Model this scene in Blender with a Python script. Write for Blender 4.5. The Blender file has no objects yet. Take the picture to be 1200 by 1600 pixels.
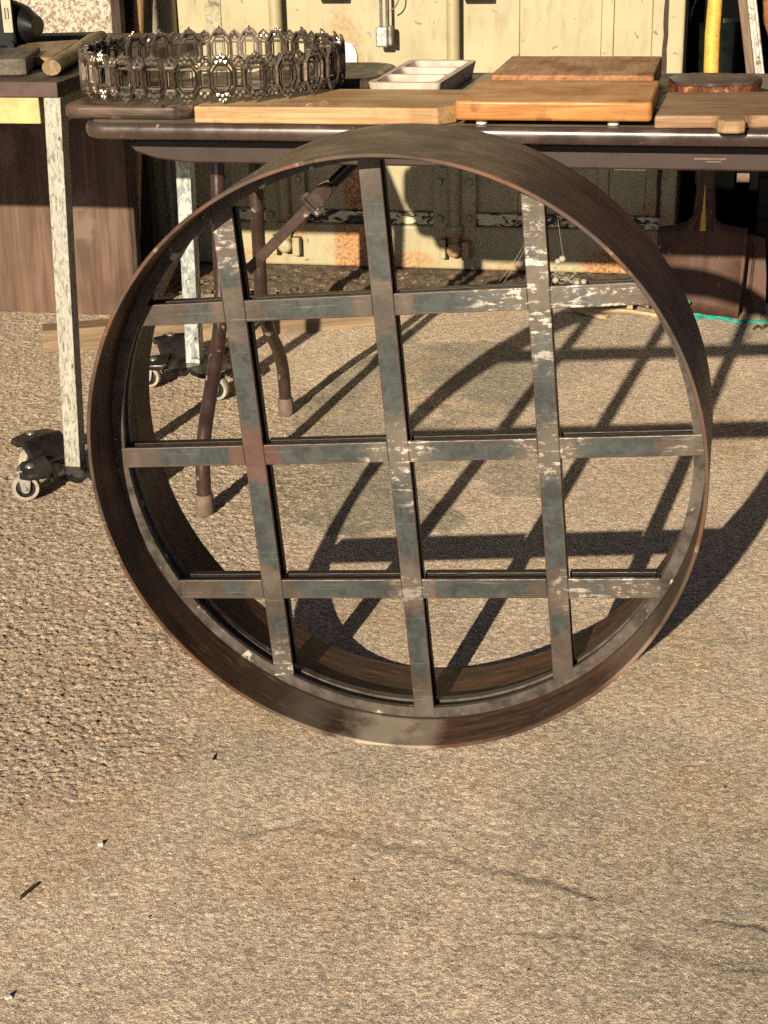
import bpy, bmesh, math, random
import numpy as np
from mathutils import Vector, Matrix

sc = bpy.context.scene
col = sc.collection
R = math.radians
rnd = random.Random(7)

# ------------------------------------------------------------------ camera
cd = bpy.data.cameras.new('camera')
cam = bpy.data.objects.new('camera', cd)
col.objects.link(cam)
cd.sensor_fit = 'VERTICAL'
cd.sensor_height = 36.0
cd.lens = 2463.1 / 1600 * 36.0
cd.clip_start = 0.05
cd.clip_end = 500
rx, up, fw = Vector((0.97789, 0.20789, -0.02248)), Vector((-0.05898, 0.37736, 0.92419)), Vector((-0.20062, 0.90243, -0.38128))
m = Matrix((rx, up, -fw)).transposed().to_4x4()
m.translation = Vector((0, 0, 1.13675))
cam.matrix_world = m
sc.camera = cam
sc.cycles.use_denoising = False

# ------------------------------------------------------------------ light
SUN = Vector((0.418, 3.04, -1.0)).normalized()          # the way the light travels
elev = math.asin(-SUN.z)
w = bpy.data.worlds.new('World')
sc.world = w
w.use_nodes = True
wn = w.node_tree.nodes
sky = wn.new('ShaderNodeTexSky')
sky.sky_type = 'NISHITA'
sky.sun_disc = False
sky.sun_elevation = elev
sky.sun_rotation = math.atan2(-SUN.x, -SUN.y)
sky.air_density = 0.26
sky.dust_density = 0.3
sky.ozone_density = 0.0
bg = wn['Background']
bg.inputs['Strength'].default_value = 0.05
w.node_tree.links.new(sky.outputs['Color'], bg.inputs['Color'])
sl = bpy.data.lights.new('sun', 'SUN')
sl.energy = 5.0
sl.angle = R(0.5)
sl.color = (1.0, 0.86, 0.66)
so = bpy.data.objects.new('sun', sl)
col.objects.link(so)
so.rotation_euler = SUN.to_track_quat('-Z', 'Y').to_euler()
so.location = (-3, -6, 6)
vs = sc.view_settings
vs.view_transform = 'Standard'
vs.look = 'None'
vs.gamma = 1
vs.use_curve_mapping = False
vs.exposure = 1.26

# ------------------------------------------------------------------ materials
class NT:
    def __init__(s, name):
        s.m = bpy.data.materials.new(name)
        s.m.use_nodes = True
        s.t = s.m.node_tree
        s.b = s.t.nodes['Principled BSDF']
        s.tc = s.n('TexCoord')
    def n(s, kind, **kw):
        x = s.t.nodes.new('ShaderNode' + kind)
        for k, v in kw.items():
            setattr(x, k, v)
        return x
    def l(s, a, b):
        s.t.links.new(a, b)
    def put(s, sock, v):
        if hasattr(v, 'is_output') or isinstance(v, bpy.types.NodeSocket):
            s.l(v, sock)
        else:
            sock.default_value = v
    def mapped(s, scale=(1, 1, 1), loc=(0, 0, 0), src='Object'):
        mp = s.n('Mapping')
        mp.inputs['Scale'].default_value = scale
        mp.inputs['Location'].default_value = loc
        s.l(s.tc.outputs[src], mp.inputs['Vector'])
        return mp.outputs['Vector']
    def noise(s, vec, scale, detail=4, rough=.55, dist=0):
        x = s.n('TexNoise')
        x.inputs['Scale'].default_value = scale
        x.inputs['Detail'].default_value = detail
        x.inputs['Roughness'].default_value = rough
        x.inputs['Distortion'].default_value = dist
        s.l(vec, x.inputs['Vector'])
        return x.outputs['Fac']
    def ramp(s, fac, a, b, va=0., vb=1.):
        x = s.n('MapRange', interpolation_type='SMOOTHSTEP')
        s.l(fac, x.inputs['Value'])
        x.inputs['From Min'].default_value = a
        x.inputs['From Max'].default_value = b
        x.inputs['To Min'].default_value = va
        x.inputs['To Max'].default_value = vb
        return x.outputs['Result']
    def mix(s, fac, a, b, mode='MIX'):
        x = s.n('Mix', data_type='RGBA', blend_type=mode)
        s.put(x.inputs[0], fac)
        for k, v in ((6, a), (7, b)):
            s.put(x.inputs[k], v if not isinstance(v, tuple) or len(v) == 4 else v + (1,))
        return x.outputs[2]
    def math(s, op, a, b=0., c=0.):
        x = s.n('Math', operation=op)
        for k, v in enumerate((a, b, c)):
            s.put(x.inputs[k], v)
        return x.outputs[0]
    def bump(s, h, strength=.3, dist=.002, prev=None):
        x = s.n('Bump')
        x.inputs['Strength'].default_value = strength
        x.inputs['Distance'].default_value = dist
        s.l(h, x.inputs['Height'])
        if prev:
            s.l(prev, x.inputs['Normal'])
        return x.outputs['Normal']
    def fin(s, color, rough=.6, metal=0., normal=None, spec=.5):
        c = color if not isinstance(color, tuple) or len(color) == 4 else color + (1,)
        s.put(s.b.inputs['Base Color'], c)
        s.put(s.b.inputs['Roughness'], rough)
        s.put(s.b.inputs['Metallic'], metal)
        s.put(s.b.inputs['Specular IOR Level'], spec)
        if normal is not None:
            s.l(normal, s.b.inputs['Normal'])
        return s.m

KD = .80                     # overall scale on the plain and wood base colours, set against the exposure

def wood(name, dark, light, axis=0, scale=1., rough=.55, knots=None, bump=.25, edge=None):
    t = NT(name)
    dark, light = tuple(x * KD for x in dark), tuple(x * KD for x in light)
    sc_ = [14., 14., 14.]
    sc_[axis] = 1.2
    v = t.mapped(tuple(x * scale for x in sc_))
    a = t.noise(v, 3.2, 6, .62, 1.2)
    f = t.noise(t.mapped(tuple((x * 9 if i != axis else x * 3) * scale for i, x in enumerate(sc_))), 2.0, 4, .6)
    b = t.noise(t.mapped(), 9 * scale, 4, .6)
    c = t.mix(t.ramp(a, .34, .66), dark, light)
    c = t.mix(t.ramp(f, .42, .72, 0, .45), c, tuple(x * .45 for x in dark))
    c = t.mix(t.ramp(b, .5, .75, 0, .55), c, tuple(x * .6 for x in dark))
    if knots:
        c = t.mix(t.ramp(t.noise(t.mapped((1, 1, 1), (3.1, 2.2, 1.3)), knots[1], 3, .6), .58, .68, 0, .8), c, knots[0])
    h = t.math('ADD', a, f)
    return t.fin(c, t.ramp(b, .3, .7, rough - .1, rough + .12), 0, t.bump(h, bump, .002), .18)

def plain(name, base, var=.3, scale=25., rough=.5, metal=0., bump=.1, spot=None, spotlim=(.62, .7), spotscale=40, spec=.22):
    t = NT(name)
    base = tuple(x * KD for x in base)
    v = t.mapped()
    a = t.noise(v, scale, 6, .65)
    c = t.mix(t.ramp(a, .3, .7), tuple(x * (1 - var) for x in base), tuple(min(1, x * (1 + var)) for x in base))
    if spot:
        c = t.mix(t.ramp(t.noise(t.mapped((1, 1, 1), (5, 1, 2)), spotscale, 5, .6), spotlim[0], spotlim[1]), c, spot)
    return t.fin(c, t.ramp(a, .25, .75, max(.05, rough - .12), min(1, rough + .12)), metal, t.bump(t.noise(v, scale * 6, 4), bump, .001), spec)

def ground_mat():
    t = NT('concrete')
    at = t.n('Attribute', attribute_name='tint')
    v = t.mapped((.72, 1, 1))
    g0 = t.noise(v, 360, 3, .7, .5)
    f1 = t.noise(v, 760, 2, .7)
    vo = t.n('TexVoronoi')
    vo.inputs['Scale'].default_value = 230
    t.l(v, vo.inputs['Vector'])
    sep = t.n('SeparateColor')
    t.l(vo.outputs['Color'], sep.inputs[0])
    c = t.mix(sep.outputs[0], tuple([.60] * 3), tuple([1.42] * 3))
    c = t.mix(t.ramp(sep.outputs[1], .60, 1., 0, .55), c, (1.06, .96, .84))
    c = t.mix(t.ramp(sep.outputs[2], .72, 1., 0, .6), c, (.74, .80, .82))
    c = t.mix(1., at.outputs['Color'], c, 'MULTIPLY')
    c = t.mix(t.ramp(g0, .31, .40, .80, 0), c, (.13, .095, .068))
    c = t.mix(t.ramp(f1, .58, .66, 0, .60), c, (.14, .105, .078))
    c = t.mix(t.ramp(t.noise(t.mapped((1, 1, 1), (4, 4, 4)), 420, 2, .6), .60, .67, 0, .75), c, (.82, .72, .58))
    n = t.bump(f1, 1.0, .0034)
    n2 = t.n('Bump')
    n2.inputs['Distance'].default_value = .0092
    t.l(g0, n2.inputs['Height'])
    t.l(n, n2.inputs['Normal'])
    t.l(t.ramp(at.outputs['Alpha'], 0, 1, .78, 1.0), n2.inputs['Strength'])
    return t.fin(c, .92, 0, n2.outputs['Normal'], .10)

def rim_mat():
    t = NT('rolled_dark_steel')
    v = t.mapped()
    # streaks run round the hoop: angle and depth as coordinates
    sx = t.n('SeparateXYZ')
    t.l(v, sx.inputs[0])
    ang = t.math('ARCTAN2', sx.outputs['Z'], sx.outputs['X'])
    cb = t.n('CombineXYZ')
    t.l(t.math('MULTIPLY', t.math('COSINE', ang), 1.1), cb.inputs[0])
    t.l(t.math('MULTIPLY', t.math('SINE', ang), 1.1), cb.inputs[1])
    t.l(t.math('MULTIPLY', sx.outputs['Y'], 26.), cb.inputs[2])
    st = t.noise(cb.outputs[0], 3.0, 8, .68, .7)
    bl = t.noise(v, 9., 6, .65, .6)
    rs = t.noise(t.mapped((1, 1, 1), (2, 5, 1)), 6.5, 6, .7, .4)
    fi = t.noise(v, 130, 5, .7)
    c = t.mix(t.ramp(st, .36, .66), (.014, .007, .0045), (.088, .038, .019))
    c = t.mix(t.ramp(bl, .40, .64, 0, .8), c, (.044, .031, .022))
    c = t.mix(t.ramp(rs, .54, .68, 0, .6), c, (.095, .038, .018))
    c = t.mix(t.ramp(fi, .64, .72, 0, .6), c, (.19, .13, .085))
    c = t.mix(t.ramp(t.noise(cb.outputs[0], 9.0, 5, .7, .2), .58, .70, 0, .65), c, (.22, .155, .105))  # pale streaks paint the rim's sheen into its colour
    # ground-bare steel near the foot of the hoop, its sunny glint painted in pale
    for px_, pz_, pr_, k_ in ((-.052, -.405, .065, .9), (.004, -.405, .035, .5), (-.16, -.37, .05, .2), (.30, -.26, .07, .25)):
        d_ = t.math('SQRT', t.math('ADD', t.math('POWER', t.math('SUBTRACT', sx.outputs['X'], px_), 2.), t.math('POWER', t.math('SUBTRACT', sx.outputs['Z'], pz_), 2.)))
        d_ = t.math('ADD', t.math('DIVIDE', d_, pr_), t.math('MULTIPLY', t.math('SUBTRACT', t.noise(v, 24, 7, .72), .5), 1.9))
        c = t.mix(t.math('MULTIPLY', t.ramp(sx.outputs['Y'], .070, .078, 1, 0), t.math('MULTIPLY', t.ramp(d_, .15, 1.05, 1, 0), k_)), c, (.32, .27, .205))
    return t.fin(c, t.ramp(bl, .3, .7, .42, .62), .22, t.bump(fi, .2, .001), .32)

def bar_mat(name, axis, pitch):
    """hot rolled bar: mill scale left between the joints, ground bare steel near them"""
    t = NT(name)
    v = t.mapped()
    s = t.n('SeparateXYZ')
    t.l(v, s.inputs[0])
    u = s.outputs['X' if axis == 0 else 'Z']
    wv = s.outputs['Z' if axis == 0 else 'X']
    d = t.math('ABSOLUTE', t.math('SUBTRACT', t.math('FRACT', t.math('ADD', t.math('DIVIDE', u, pitch), 20.)), .5))
    wob = t.math('MULTIPLY', t.math('SUBTRACT', t.noise(v, 16, 3, .6), .5), .32)
    d = t.math('ADD', d, wob)
    w2 = t.math('ADD', t.math('ABSOLUTE', t.math('SUBTRACT', t.math('FRACT', t.math('ADD', t.math('DIVIDE', wv, pitch), 20.5)), .5)), t.math('MULTIPLY', wob, .06))
    rad = t.math('SQRT', t.math('ADD', t.math('MULTIPLY', u, u), t.math('MULTIPLY', wv, wv)))
    rad = t.math('ADD', rad, t.math('MULTIPLY', wob, .06))
    scale_m = t.math('MULTIPLY', t.ramp(d, .300, .309, 1, 0), t.ramp(w2, .054, .060, 1, 0))
    scale_m = t.math('MULTIPLY', scale_m, t.ramp(rad, .335, .340, 1, 0))
    a = t.noise(v, 55, 5, .65, .8)
    bl = t.noise(t.mapped((1, 1, 1), (4, 2, 7)), 14, 4, .6)
    blue = t.mix(t.ramp(a, .35, .68), (.024, .028, .027), (.032, .038, .0365))
    blue = t.mix(t.ramp(bl, .54, .64, 0, .6), blue, (.016, .016, .016))
    bare = t.mix(t.ramp(bl, .36, .64), (.068, .053, .041), (.038, .029, .023))
    bare = t.mix(t.ramp(t.noise(t.mapped((1, 1, 1), (9, 3, 1)), 9, 4, .6), .62, .70, 0, .8), bare, (.075, .030, .020))
    fine = t.noise(t.mapped((1, 1, 1)), 170, 4, .7, .5)
    heat = t.math('MULTIPLY', t.ramp(d, .309, .36, 1, 0), t.math('SUBTRACT', 1., scale_m))
    bare = t.mix(t.math('MULTIPLY', heat, .45), bare, (.030, .020, .015))
    rr_ = t.math('SQRT', t.math('ADD', t.math('POWER', t.math('SUBTRACT', u if axis == 0 else wv, -G), 2.), t.math('POWER', wv if axis == 0 else u, 2.)))
    bare = t.mix(t.math('MULTIPLY', t.ramp(t.math('ADD', rr_, t.math('MULTIPLY', wob, .12)), .025, .055, 1, 0), .6), bare, (.075, .030, .022))
    c = t.mix(scale_m, bare, blue)
    mp_ = t.n('Mapping')
    mp_.inputs['Rotation'].default_value = (0, R(38), 0)
    mp_.inputs['Scale'].default_value = (6, 60, 260)
    t.l(t.tc.outputs['Object'], mp_.inputs['Vector'])
    scr = t.noise(mp_.outputs['Vector'], 1.6, 4, .6)
    c = t.mix(t.ramp(scr, .62, .70, 0, .30), c, (.20, .175, .145))
    # bright grinder strokes near the joints
    gz = t.noise(t.mapped((1, 1, .45) if axis == 0 else (.45, 1, 1), (1, 7, 2)), 120, 5, .72, 1.5)
    # chalky smears and grinder marks, heaviest round certain joints
    U, W = (u, wv) if axis == 0 else (wv, u)
    tot = None
    for px_, pz_, pr_, k_ in ((G, G, .115, 1.), (G + .09, G, .06, .9), (0, 0, .065, 1.), (.03, -.05, .05, .8), (G, 0, .065, .7), (-G, G + .09, .05, .7), (G + .03, -G, .05, .6), (.30, -G, .05, .7), (-G, -.33, .06, .8), (.38, -.02, .04, .4), (0, -G, .04, .3), (G, .31, .06, .6)):
        d_ = t.math('SQRT', t.math('ADD', t.math('POWER', t.math('SUBTRACT', U, px_), 2.), t.math('POWER', t.math('SUBTRACT', W, pz_), 2.)))
        q_ = t.math('MULTIPLY', t.ramp(d_, .35 * pr_, pr_, 1, 0), k_)
        tot = q_ if tot is None else t.math('MAXIMUM', tot, q_)
    m3 = t.n('Mapping')
    m3.inputs['Rotation'].default_value = (0, R(-48), 0)
    m3.inputs['Scale'].default_value = (22, 60, 95)
    t.l(t.tc.outputs['Object'], m3.inputs['Vector'])
    sm = t.noise(m3.outputs['Vector'], 1.0, 7, .72, .8)
    gm = t.math('ADD', sm, t.math('MULTIPLY', t.math('SUBTRACT', t.noise(v, 75, 4, .7), .5), .55))
    gm = t.math('MULTIPLY', t.ramp(gm, .525, .63), tot)
    c = t.mix(t.math('MULTIPLY', gm, .85), c, (.46, .42, .365))
    c = t.mix(t.math('MULTIPLY', tot, .25), c, (.16, .14, .115))
    c = t.mix(t.ramp(fine, .60, .72, 0, .45), c, (.02, .016, .013))
    n = t.bump(fine, .18, .0007)
    return t.fin(c, t.ramp(a, .3, .7, .36, .56), .25, n, .35)

def paint_mat():
    """cream container paint with chips, scuffs and rust"""
    t = NT('cream_container_paint')
    v = t.mapped()
    a = t.noise(v, 5, 5, .6)
    c = t.mix(t.ramp(a, .3, .7), (.208, .179, .099), (.250, .218, .126))
    dirt = t.noise(t.mapped((1, 1, .25)), 30, 6, .7)
    c = t.mix(t.ramp(dirt, .48, .76, 0, .6), c, (.12, .095, .055))
    chip = t.noise(t.mapped((1, 1, 1), (3, 1, 4)), 34, 5, .62, .5)
    c = t.mix(t.ramp(chip, .652, .675), c, (.10, .09, .075))
    spk = t.noise(v, 230, 3, .6)
    c = t.mix(t.ramp(spk, .665, .71, 0, .8), c, (.12, .085, .05))
    sp = t.n('SeparateXYZ')
    t.l(v, sp.inputs[0])
    rn = t.math('MULTIPLY', t.math('SUBTRACT', t.noise(t.mapped((1, 1, .6)), 16, 7, .74, .5), .5), 2.6)
    tot = None
    for cx_, cz_, rx_, rz_, k_ in ((-1.055, .27, .060, .15, 1.), (-1.085, .085, .060, .11, .9), (-1.085, .66, .055, .13, .45), (-1.06, .55, .03, .12, .5), (-.325, .050, .085, .050, .9), (-.60, .03, .07, .035, .35), (-.20, .17, .05, .07, .5), (-1.40, .05, .08, .03, .4), (-.90, .045, .09, .03, .6), (-.745, .09, .05, .05, .55), (-1.22, .16, .07, .05, .5), (-.19, .36, .04, .08, .6), (-.62, .17, .12, .03, .6)):
        d_ = t.math('SQRT', t.math('ADD', t.math('POWER', t.math('ABSOLUTE', t.math('DIVIDE', t.math('SUBTRACT', sp.outputs['X'], cx_), rx_)), 2.), t.math('POWER', t.math('ABSOLUTE', t.math('DIVIDE', t.math('SUBTRACT', sp.outputs['Z'], cz_), rz_)), 2.)))
        q_ = t.math('MULTIPLY', t.ramp(t.math('ADD', d_, rn), .55, 1.15, 1, 0), k_)
        tot = q_ if tot is None else t.math('MAXIMUM', tot, q_)
    rc = t.mix(t.ramp(t.noise(v, 95, 6, .72), .40, .62), (.36, .155, .045), (.075, .032, .015))
    c = t.mix(tot, c, rc)
    n = t.bump(chip, .15, .002)
    n = t.bump(spk, .12, .001, n)
    return t.fin(c, .5, 0, n, .35)

def rust_mat():
    t = NT('rusted_cream_paint')
    v = t.mapped()
    a = t.noise(t.mapped((1, 1, .8)), 48, 7, .72, .5)
    c = t.mix(t.ramp(a, .40, .55), (.36, .30, .16), (.27, .105, .03))
    c = t.mix(t.ramp(t.noise(v, 110, 5, .7), .54, .64, 0, .85), c, (.06, .028, .014))
    return t.fin(c, .85, 0, t.bump(a, .35, .003), .2)

def scrape_mat():
    t = NT('scraped_cream_paint')
    v = t.mapped((.5, 1, 1))
    a = t.noise(v, 42, 7, .7, .8)
    c = t.mix(t.ramp(a, .50, .54), (.43, .385, .245), (.022, .02, .016))
    c = t.mix(t.ramp(t.noise(t.mapped((1, 1, 1), (3, 3, 1)), 60, 5, .7), .60, .68, 0, .8), c, (.20, .10, .04))
    return t.fin(c, .7, 0, t.bump(a, .3, .002), .25)

def leg_paint():
    t = NT('speckled_white_paint')
    v = t.mapped()
    a = t.noise(t.mapped((1, 1, .22)), 210, 6, .8, .9)
    c = t.mix(t.ramp(a, .47, .60), (.235, .225, .185), (.085, .074, .058))
    c = t.mix(t.ramp(t.noise(v, 30, 5, .6), .54, .70, 0, .7), c, (.30, .32, .28))
    c = t.mix(t.ramp(t.noise(t.mapped((1, 1, .6), (2, 2, 2)), 90, 4, .6), .665, .69), c, (.035, .025, .02))
    return t.fin(c, .55, .0, t.bump(a, .25, .001), .4)

def galv():
    t = NT('galvanised_steel')
    v = t.mapped((1, 1, .5))
    a = t.noise(v, 60, 5, .65, 1.0)
    c = t.mix(t.ramp(a, .38, .62), (.13, .15, .145), (.34, .35, .32))
    c = t.mix(t.ramp(t.noise(t.mapped((1, 1, 1), (2, 2, 2)), 75, 3, .5), .65, .69), c, (.03, .03, .028))
    return t.fin(c, .4, .35, t.bump(a, .15, .001), .5)

def chalk_panel():
    t = NT('flaking_whitewash')
    v = t.mapped()
    a = t.noise(v, 75, 7, .78, .8)
    c = t.mix(t.ramp(a, .44, .58), (.31, .28, .225), (.11, .075, .052))
    c = t.mix(t.ramp(t.noise(v, 9, 5, .7), .60, .68, 0, .8), c, (.15, .09, .06))
    return t.fin(c, .85, 0, t.bump(a, .25, .002), .2)

M = {}
M['concrete'] = ground_mat()
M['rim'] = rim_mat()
G = 0.2012
M['bar_h'] = bar_mat('mill_scale_bar_level', 0, G)
M['bar_v'] = bar_mat('mill_scale_bar_upright', 2, G)
M['web'] = plain('dark_bar_web', (.016, .013, .011), .4, 60, .42, .4)
M['flange'] = plain('flange_steel', (.062, .052, .043), .40, 45, .42, .25, .15, (.30, .27, .23), (.63, .70), 45)
M['weld'] = plain('weld_metal', (.30, .27, .23), .5, 90, .35, .6, .3)
M['cream'] = paint_mat()
M['rust'] = rust_mat()
M['scrape'] = scrape_mat()
M['laminate'] = plain('brown_table_enamel', (.040, .026, .020), .25, 14, .30, .0, .08, (.16, .13, .10), (.66, .74), 60, .5)
M['tabletop'] = plain('worn_table_laminate', (.20, .165, .115), .25, 9, .5, 0, .1, (.10, .075, .055), (.56, .72), 16)
M['apron'] = plain('brown_apron_enamel', (.027, .0155, .012), .22, 20, .5, 0, .06, (.17, .13, .11), (.70, .74), 120)
M['tube'] = plain('brown_tube_enamel', (.036, .021, .016), .3, 25, .28, .1, .1, (.20, .16, .13), (.62, .70), 38, .35)
M['black'] = plain('black_painted_steel', (.012, .011, .010), .4, 40, .33, .1, .2, (.07, .055, .04), (.64, .72), 60)
M['foot'] = plain('taupe_rubber', (.125, .085, .065), .25, 40, .7)
M['legpaint'] = leg_paint()
M['galv'] = galv()
M['yellow'] = plain('worn_yellow_paint', (.38, .31, .135), .22, 18, .6, 0, .15, (.30, .27, .20), (.62, .67), 34)
M['cartslab'] = wood('dark_bench_wood', (.040, .027, .019), (.085, .058, .040), 1, .8, .5)
M['cartedge'] = plain('brown_bench_edging', (.06, .036, .029), .25, 20, .5, 0, .1, (.42, .38, .33), (.70, .74), 60)
M['oak'] = wood('pale_board_wood', (.28, .158, .070), (.42, .265, .130), 0, 1., .55, ((.17, .095, .042), 16))
M['orange'] = wood('honey_board_wood', (.29, .115, .026), (.46, .205, .060), 0, 1., .42, ((.13, .050, .014), 24))
M['redwood'] = wood('ribbed_brown_wood', (.165, .066, .025), (.32, .145, .058), 1, 1.6, .48)
M['walnut'] = wood('brown_board_wood', (.185, .105, .055), (.29, .185, .100), 0, 1., .5)
M['darkwood'] = wood('dark_board_wood', (.030, .020, .015), (.105, .066, .046), 0, .8, .42, ((.25, .16, .10), 14))
M['bark'] = wood('reddish_bark', (.055, .018, .010), (.22, .075, .030), 2, 1.4, .6, ((.36, .22, .12), 40), .6)
M['slice'] = wood('dark_slice_wood', (.045, .030, .026), (.085, .060, .052), 0, .7, .38)
M['tray'] = plain('limed_tray_wood', (.44, .345, .285), .22, 22, .65, 0, .15, (.42, .22, .12), (.66, .76), 18)
M['greywood'] = wood('grey_weathered_wood', (.060, .050, .040), (.130, .108, .085), 1, 1., .7)
M['paddle'] = wood('tan_paddle_wood', (.150, .098, .050), (.270, .185, .098), 1, 1., .6)
M['pine'] = wood('sawn_pine', (.16, .108, .062), (.26, .185, .115), 0, 1., .7)
M['stake'] = wood('weathered_stake', (.20, .115, .045), (.38, .245, .110), 2, 1., .7, ((.06, .035, .02), 30))
M['post'] = wood('dark_post_wood', (.020, .013, .010), (.050, .032, .023), 2, 1., .7)
M['brownply'] = wood('brown_faced_ply', (.068, .037, .023), (.124, .073, .047), 2, .55, .6, ((.105, .072, .052), 7))
M['white'] = chalk_panel()
def crown_mat():
    t = NT('aged_cast_bronze')
    g = t.n('NewGeometry')
    a = t.noise(t.mapped(), 90, 4, .6)
    c = t.mix(t.ramp(a, .35, .65), (.028, .019, .013), (.110, .085, .062))
    c = t.mix(t.ramp(t.math('ADD', g.outputs['Pointiness'], t.math('MULTIPLY', t.math('SUBTRACT', a, .5), .12)), .54, .64, 0, .55), c, (.25, .205, .155))
    return t.fin(c, .25, .75, None, .6)
M['crown'] = crown_mat()
M['chrome'] = plain('zinc_plated_steel', (.36, .35, .32), .2, 60, .35, .7)
M['tyre'] = plain('grey_caster_tyre', (.27, .235, .185), .3, 60, .75)
M['hub'] = plain('black_wheel_plastic', (.015, .015, .015), .3, 40, .4)
M['yhandle'] = plain('yellow_handle_paint', (.50, .30, .050), .15, 60, .5, 0, .15, (.20, .10, .015), (.60, .66), 190)
M['blade'] = plain('rusty_blade_steel', (.064, .032, .020), .35, 12, .55, .2, .2, (.20, .145, .11), (.64, .72), 45)
M['silver'] = plain('silvered_moulding', (.42, .40, .35), .35, 60, .5, .2, .25, (.12, .085, .055), (.57, .66), 55)
M['tan'] = wood('raw_frame_wood', (.10, .065, .042), (.18, .125, .085), 2, 1., .7)
M['deep_shade'] = plain('shade_backdrop', (.0045, .0045, .0045), .3, 5, .8, 0, .2, None, spec=.08)
M['filler'] = wood('shade_dark_wood', (.006, .005, .004), (.014, .010, .008), 0, 1., .8)
M['teal'] = plain('teal_twine', (.020, .23, .18), .3, 60, .6)
M['straw'] = wood('dry_stalk', (.34, .235, .125), (.55, .41, .24), 0, 1., .8)
M['leaf'] = plain('dry_leaf', (.11, .065, .03), .4, 60, .7)
M['plastic'] = plain('crumpled_pale_plastic', (.50, .49, .46), .25, 25, .3, 0, .3)
M['soil'] = plain('dark_soil', (.115, .085, .055), .45, 60, .95, 0, .8, (.30, .24, .17), (.60, .66), 90)
M['stone'] = plain('pale_chip', (.55, .52, .47), .25, 60, .8)
M['darkchip'] = plain('dark_chip', (.035, .024, .018), .4, 60, .8)
M['silk'] = plain('spider_silk', (.27, .245, .195), .15, 90, .7)
M['tool'] = plain('black_tool_plastic', (.006, .006, .006), .3, 30, .5, 0, .1, None, spec=.12)
M['label'] = plain('pale_tool_label', (.30, .28, .20), .2, 40, .5)
M['galvlock'] = plain('dull_lock_steel', (.17, .165, .15), .35, 60, .42, .5)
M['strip'] = plain('stained_seam_strip', (.27, .25, .17), .3, 70, .7, 0, .1, (.10, .085, .055), (.54, .62), 60)
M['greypost'] = plain('grey_green_post', (.15, .14, .10), .3, 12, .7, 0, .1, (.04, .035, .025), (.58, .62), 30)

# ------------------------------------------------------------------ builders
def link(name, bm, mat, parent=None, smooth=False, bevel=0., seg=2):
    me = bpy.data.meshes.new(name)
    bmesh.ops.recalc_face_normals(bm, faces=bm.faces)
    bm.to_mesh(me)
    bm.free()
    for mt in (mat if isinstance(mat, (list, tuple)) else [mat]):
        me.materials.append(mt)
    if smooth:
        for p in me.polygons:
            p.use_smooth = True
        me.set_sharp_from_angle(angle=R(40))
    o = bpy.data.objects.new(name, me)
    col.objects.link(o)
    if parent is not None:
        o.parent = parent
    if bevel:
        b = o.modifiers.new('bevel', 'BEVEL')
        b.width = bevel
        b.segments = seg
        b.limit_method = 'ANGLE'
        b.angle_limit = R(35)
    return o

def thing(name, label, cat, loc=(0, 0, 0), rot=(0, 0, 0), group=None):
    o = bpy.data.objects.new(name, None)
    o.empty_display_size = .05
    col.objects.link(o)
    o.location = loc
    o.rotation_euler = rot
    return tag(o, label, cat, group)

def tag(o, label, cat, group=None):
    o['label'] = label
    o['category'] = cat
    if group:
        o['group'] = group
    return o

def kind(o, k):
    o['kind'] = k
    return o

def box(bm, x0, x1, y0, y1, z0, z1, M4=None, mi=0):
    vs_ = [bm.verts.new((x, y, z)) for z in (z0, z1) for y in (y0, y1) for x in (x0, x1)]
    if M4 is not None:
        for v in vs_:
            v.co = M4 @ v.co
    for f in ((0, 2, 3, 1), (4, 5, 7, 6), (0, 1, 5, 4), (2, 6, 7, 3), (0, 4, 6, 2), (1, 3, 7, 5)):
        bm.faces.new([vs_[i] for i in f]).material_index = mi
    return vs_

def B(*a, **k):
    bm = bmesh.new()
    box(bm, *a, **k)
    return bm

def prism(bm, pts, z0, z1, M4=None, mi=0):
    """closed outline in xy pushed from z0 to z1"""
    lo = [bm.verts.new((x, y, z0)) for x, y in pts]
    hi = [bm.verts.new((x, y, z1)) for x, y in pts]
    if M4 is not None:
        for v in lo + hi:
            v.co = M4 @ v.co
    n = len(pts)
    bm.faces.new(lo[::-1]).material_index = mi
    bm.faces.new(hi).material_index = mi
    for i in range(n):
        bm.faces.new((lo[i], lo[(i + 1) % n], hi[(i + 1) % n], hi[i])).material_index = mi

def tube(bm, pts, r, n=12, cap=True, mi=0, squash=None):
    P = [Vector(p) for p in pts]
    rings = []
    up0 = None
    for i, p in enumerate(P):
        d = (P[min(i + 1, len(P) - 1)] - P[max(i - 1, 0)]).normalized()
        if up0 is None:
            up0 = Vector((0, 0, 1)) if abs(d.z) < .9 else Vector((0, 1, 0))
        a = d.cross(up0).normalized()
        b = a.cross(d).normalized()
        up0 = b
        rr = r[i] if isinstance(r, (list, tuple)) else r
        rings.append([bm.verts.new(p + a * rr * math.cos(2 * math.pi * k / n) + b * rr * (squash or 1) * math.sin(2 * math.pi * k / n)) for k in range(n)])
    for q, s in zip(rings, rings[1:]):
        for k in range(n):
            bm.faces.new((q[k], q[(k + 1) % n], s[(k + 1) % n], s[k])).material_index = mi
    if cap:
        bm.faces.new(rings[0][::-1]).material_index = mi
        bm.faces.new(rings[-1]).material_index = mi

def bend(pts, r, k=6):
    """round the corners of a polyline"""
    P = [Vector(p) for p in pts]
    out = [P[0]]
    for a, b, c in zip(P, P[1:], P[2:]):
        p = b + (a - b).normalized() * min(r, (a - b).length * .45)
        q = b + (c - b).normalized() * min(r, (c - b).length * .45)
        for i in range(k + 1):
            s = i / k
            out.append(p * (1 - s) ** 2 + b * 2 * s * (1 - s) + q * s * s)
    out.append(P[-1])
    return out

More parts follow.
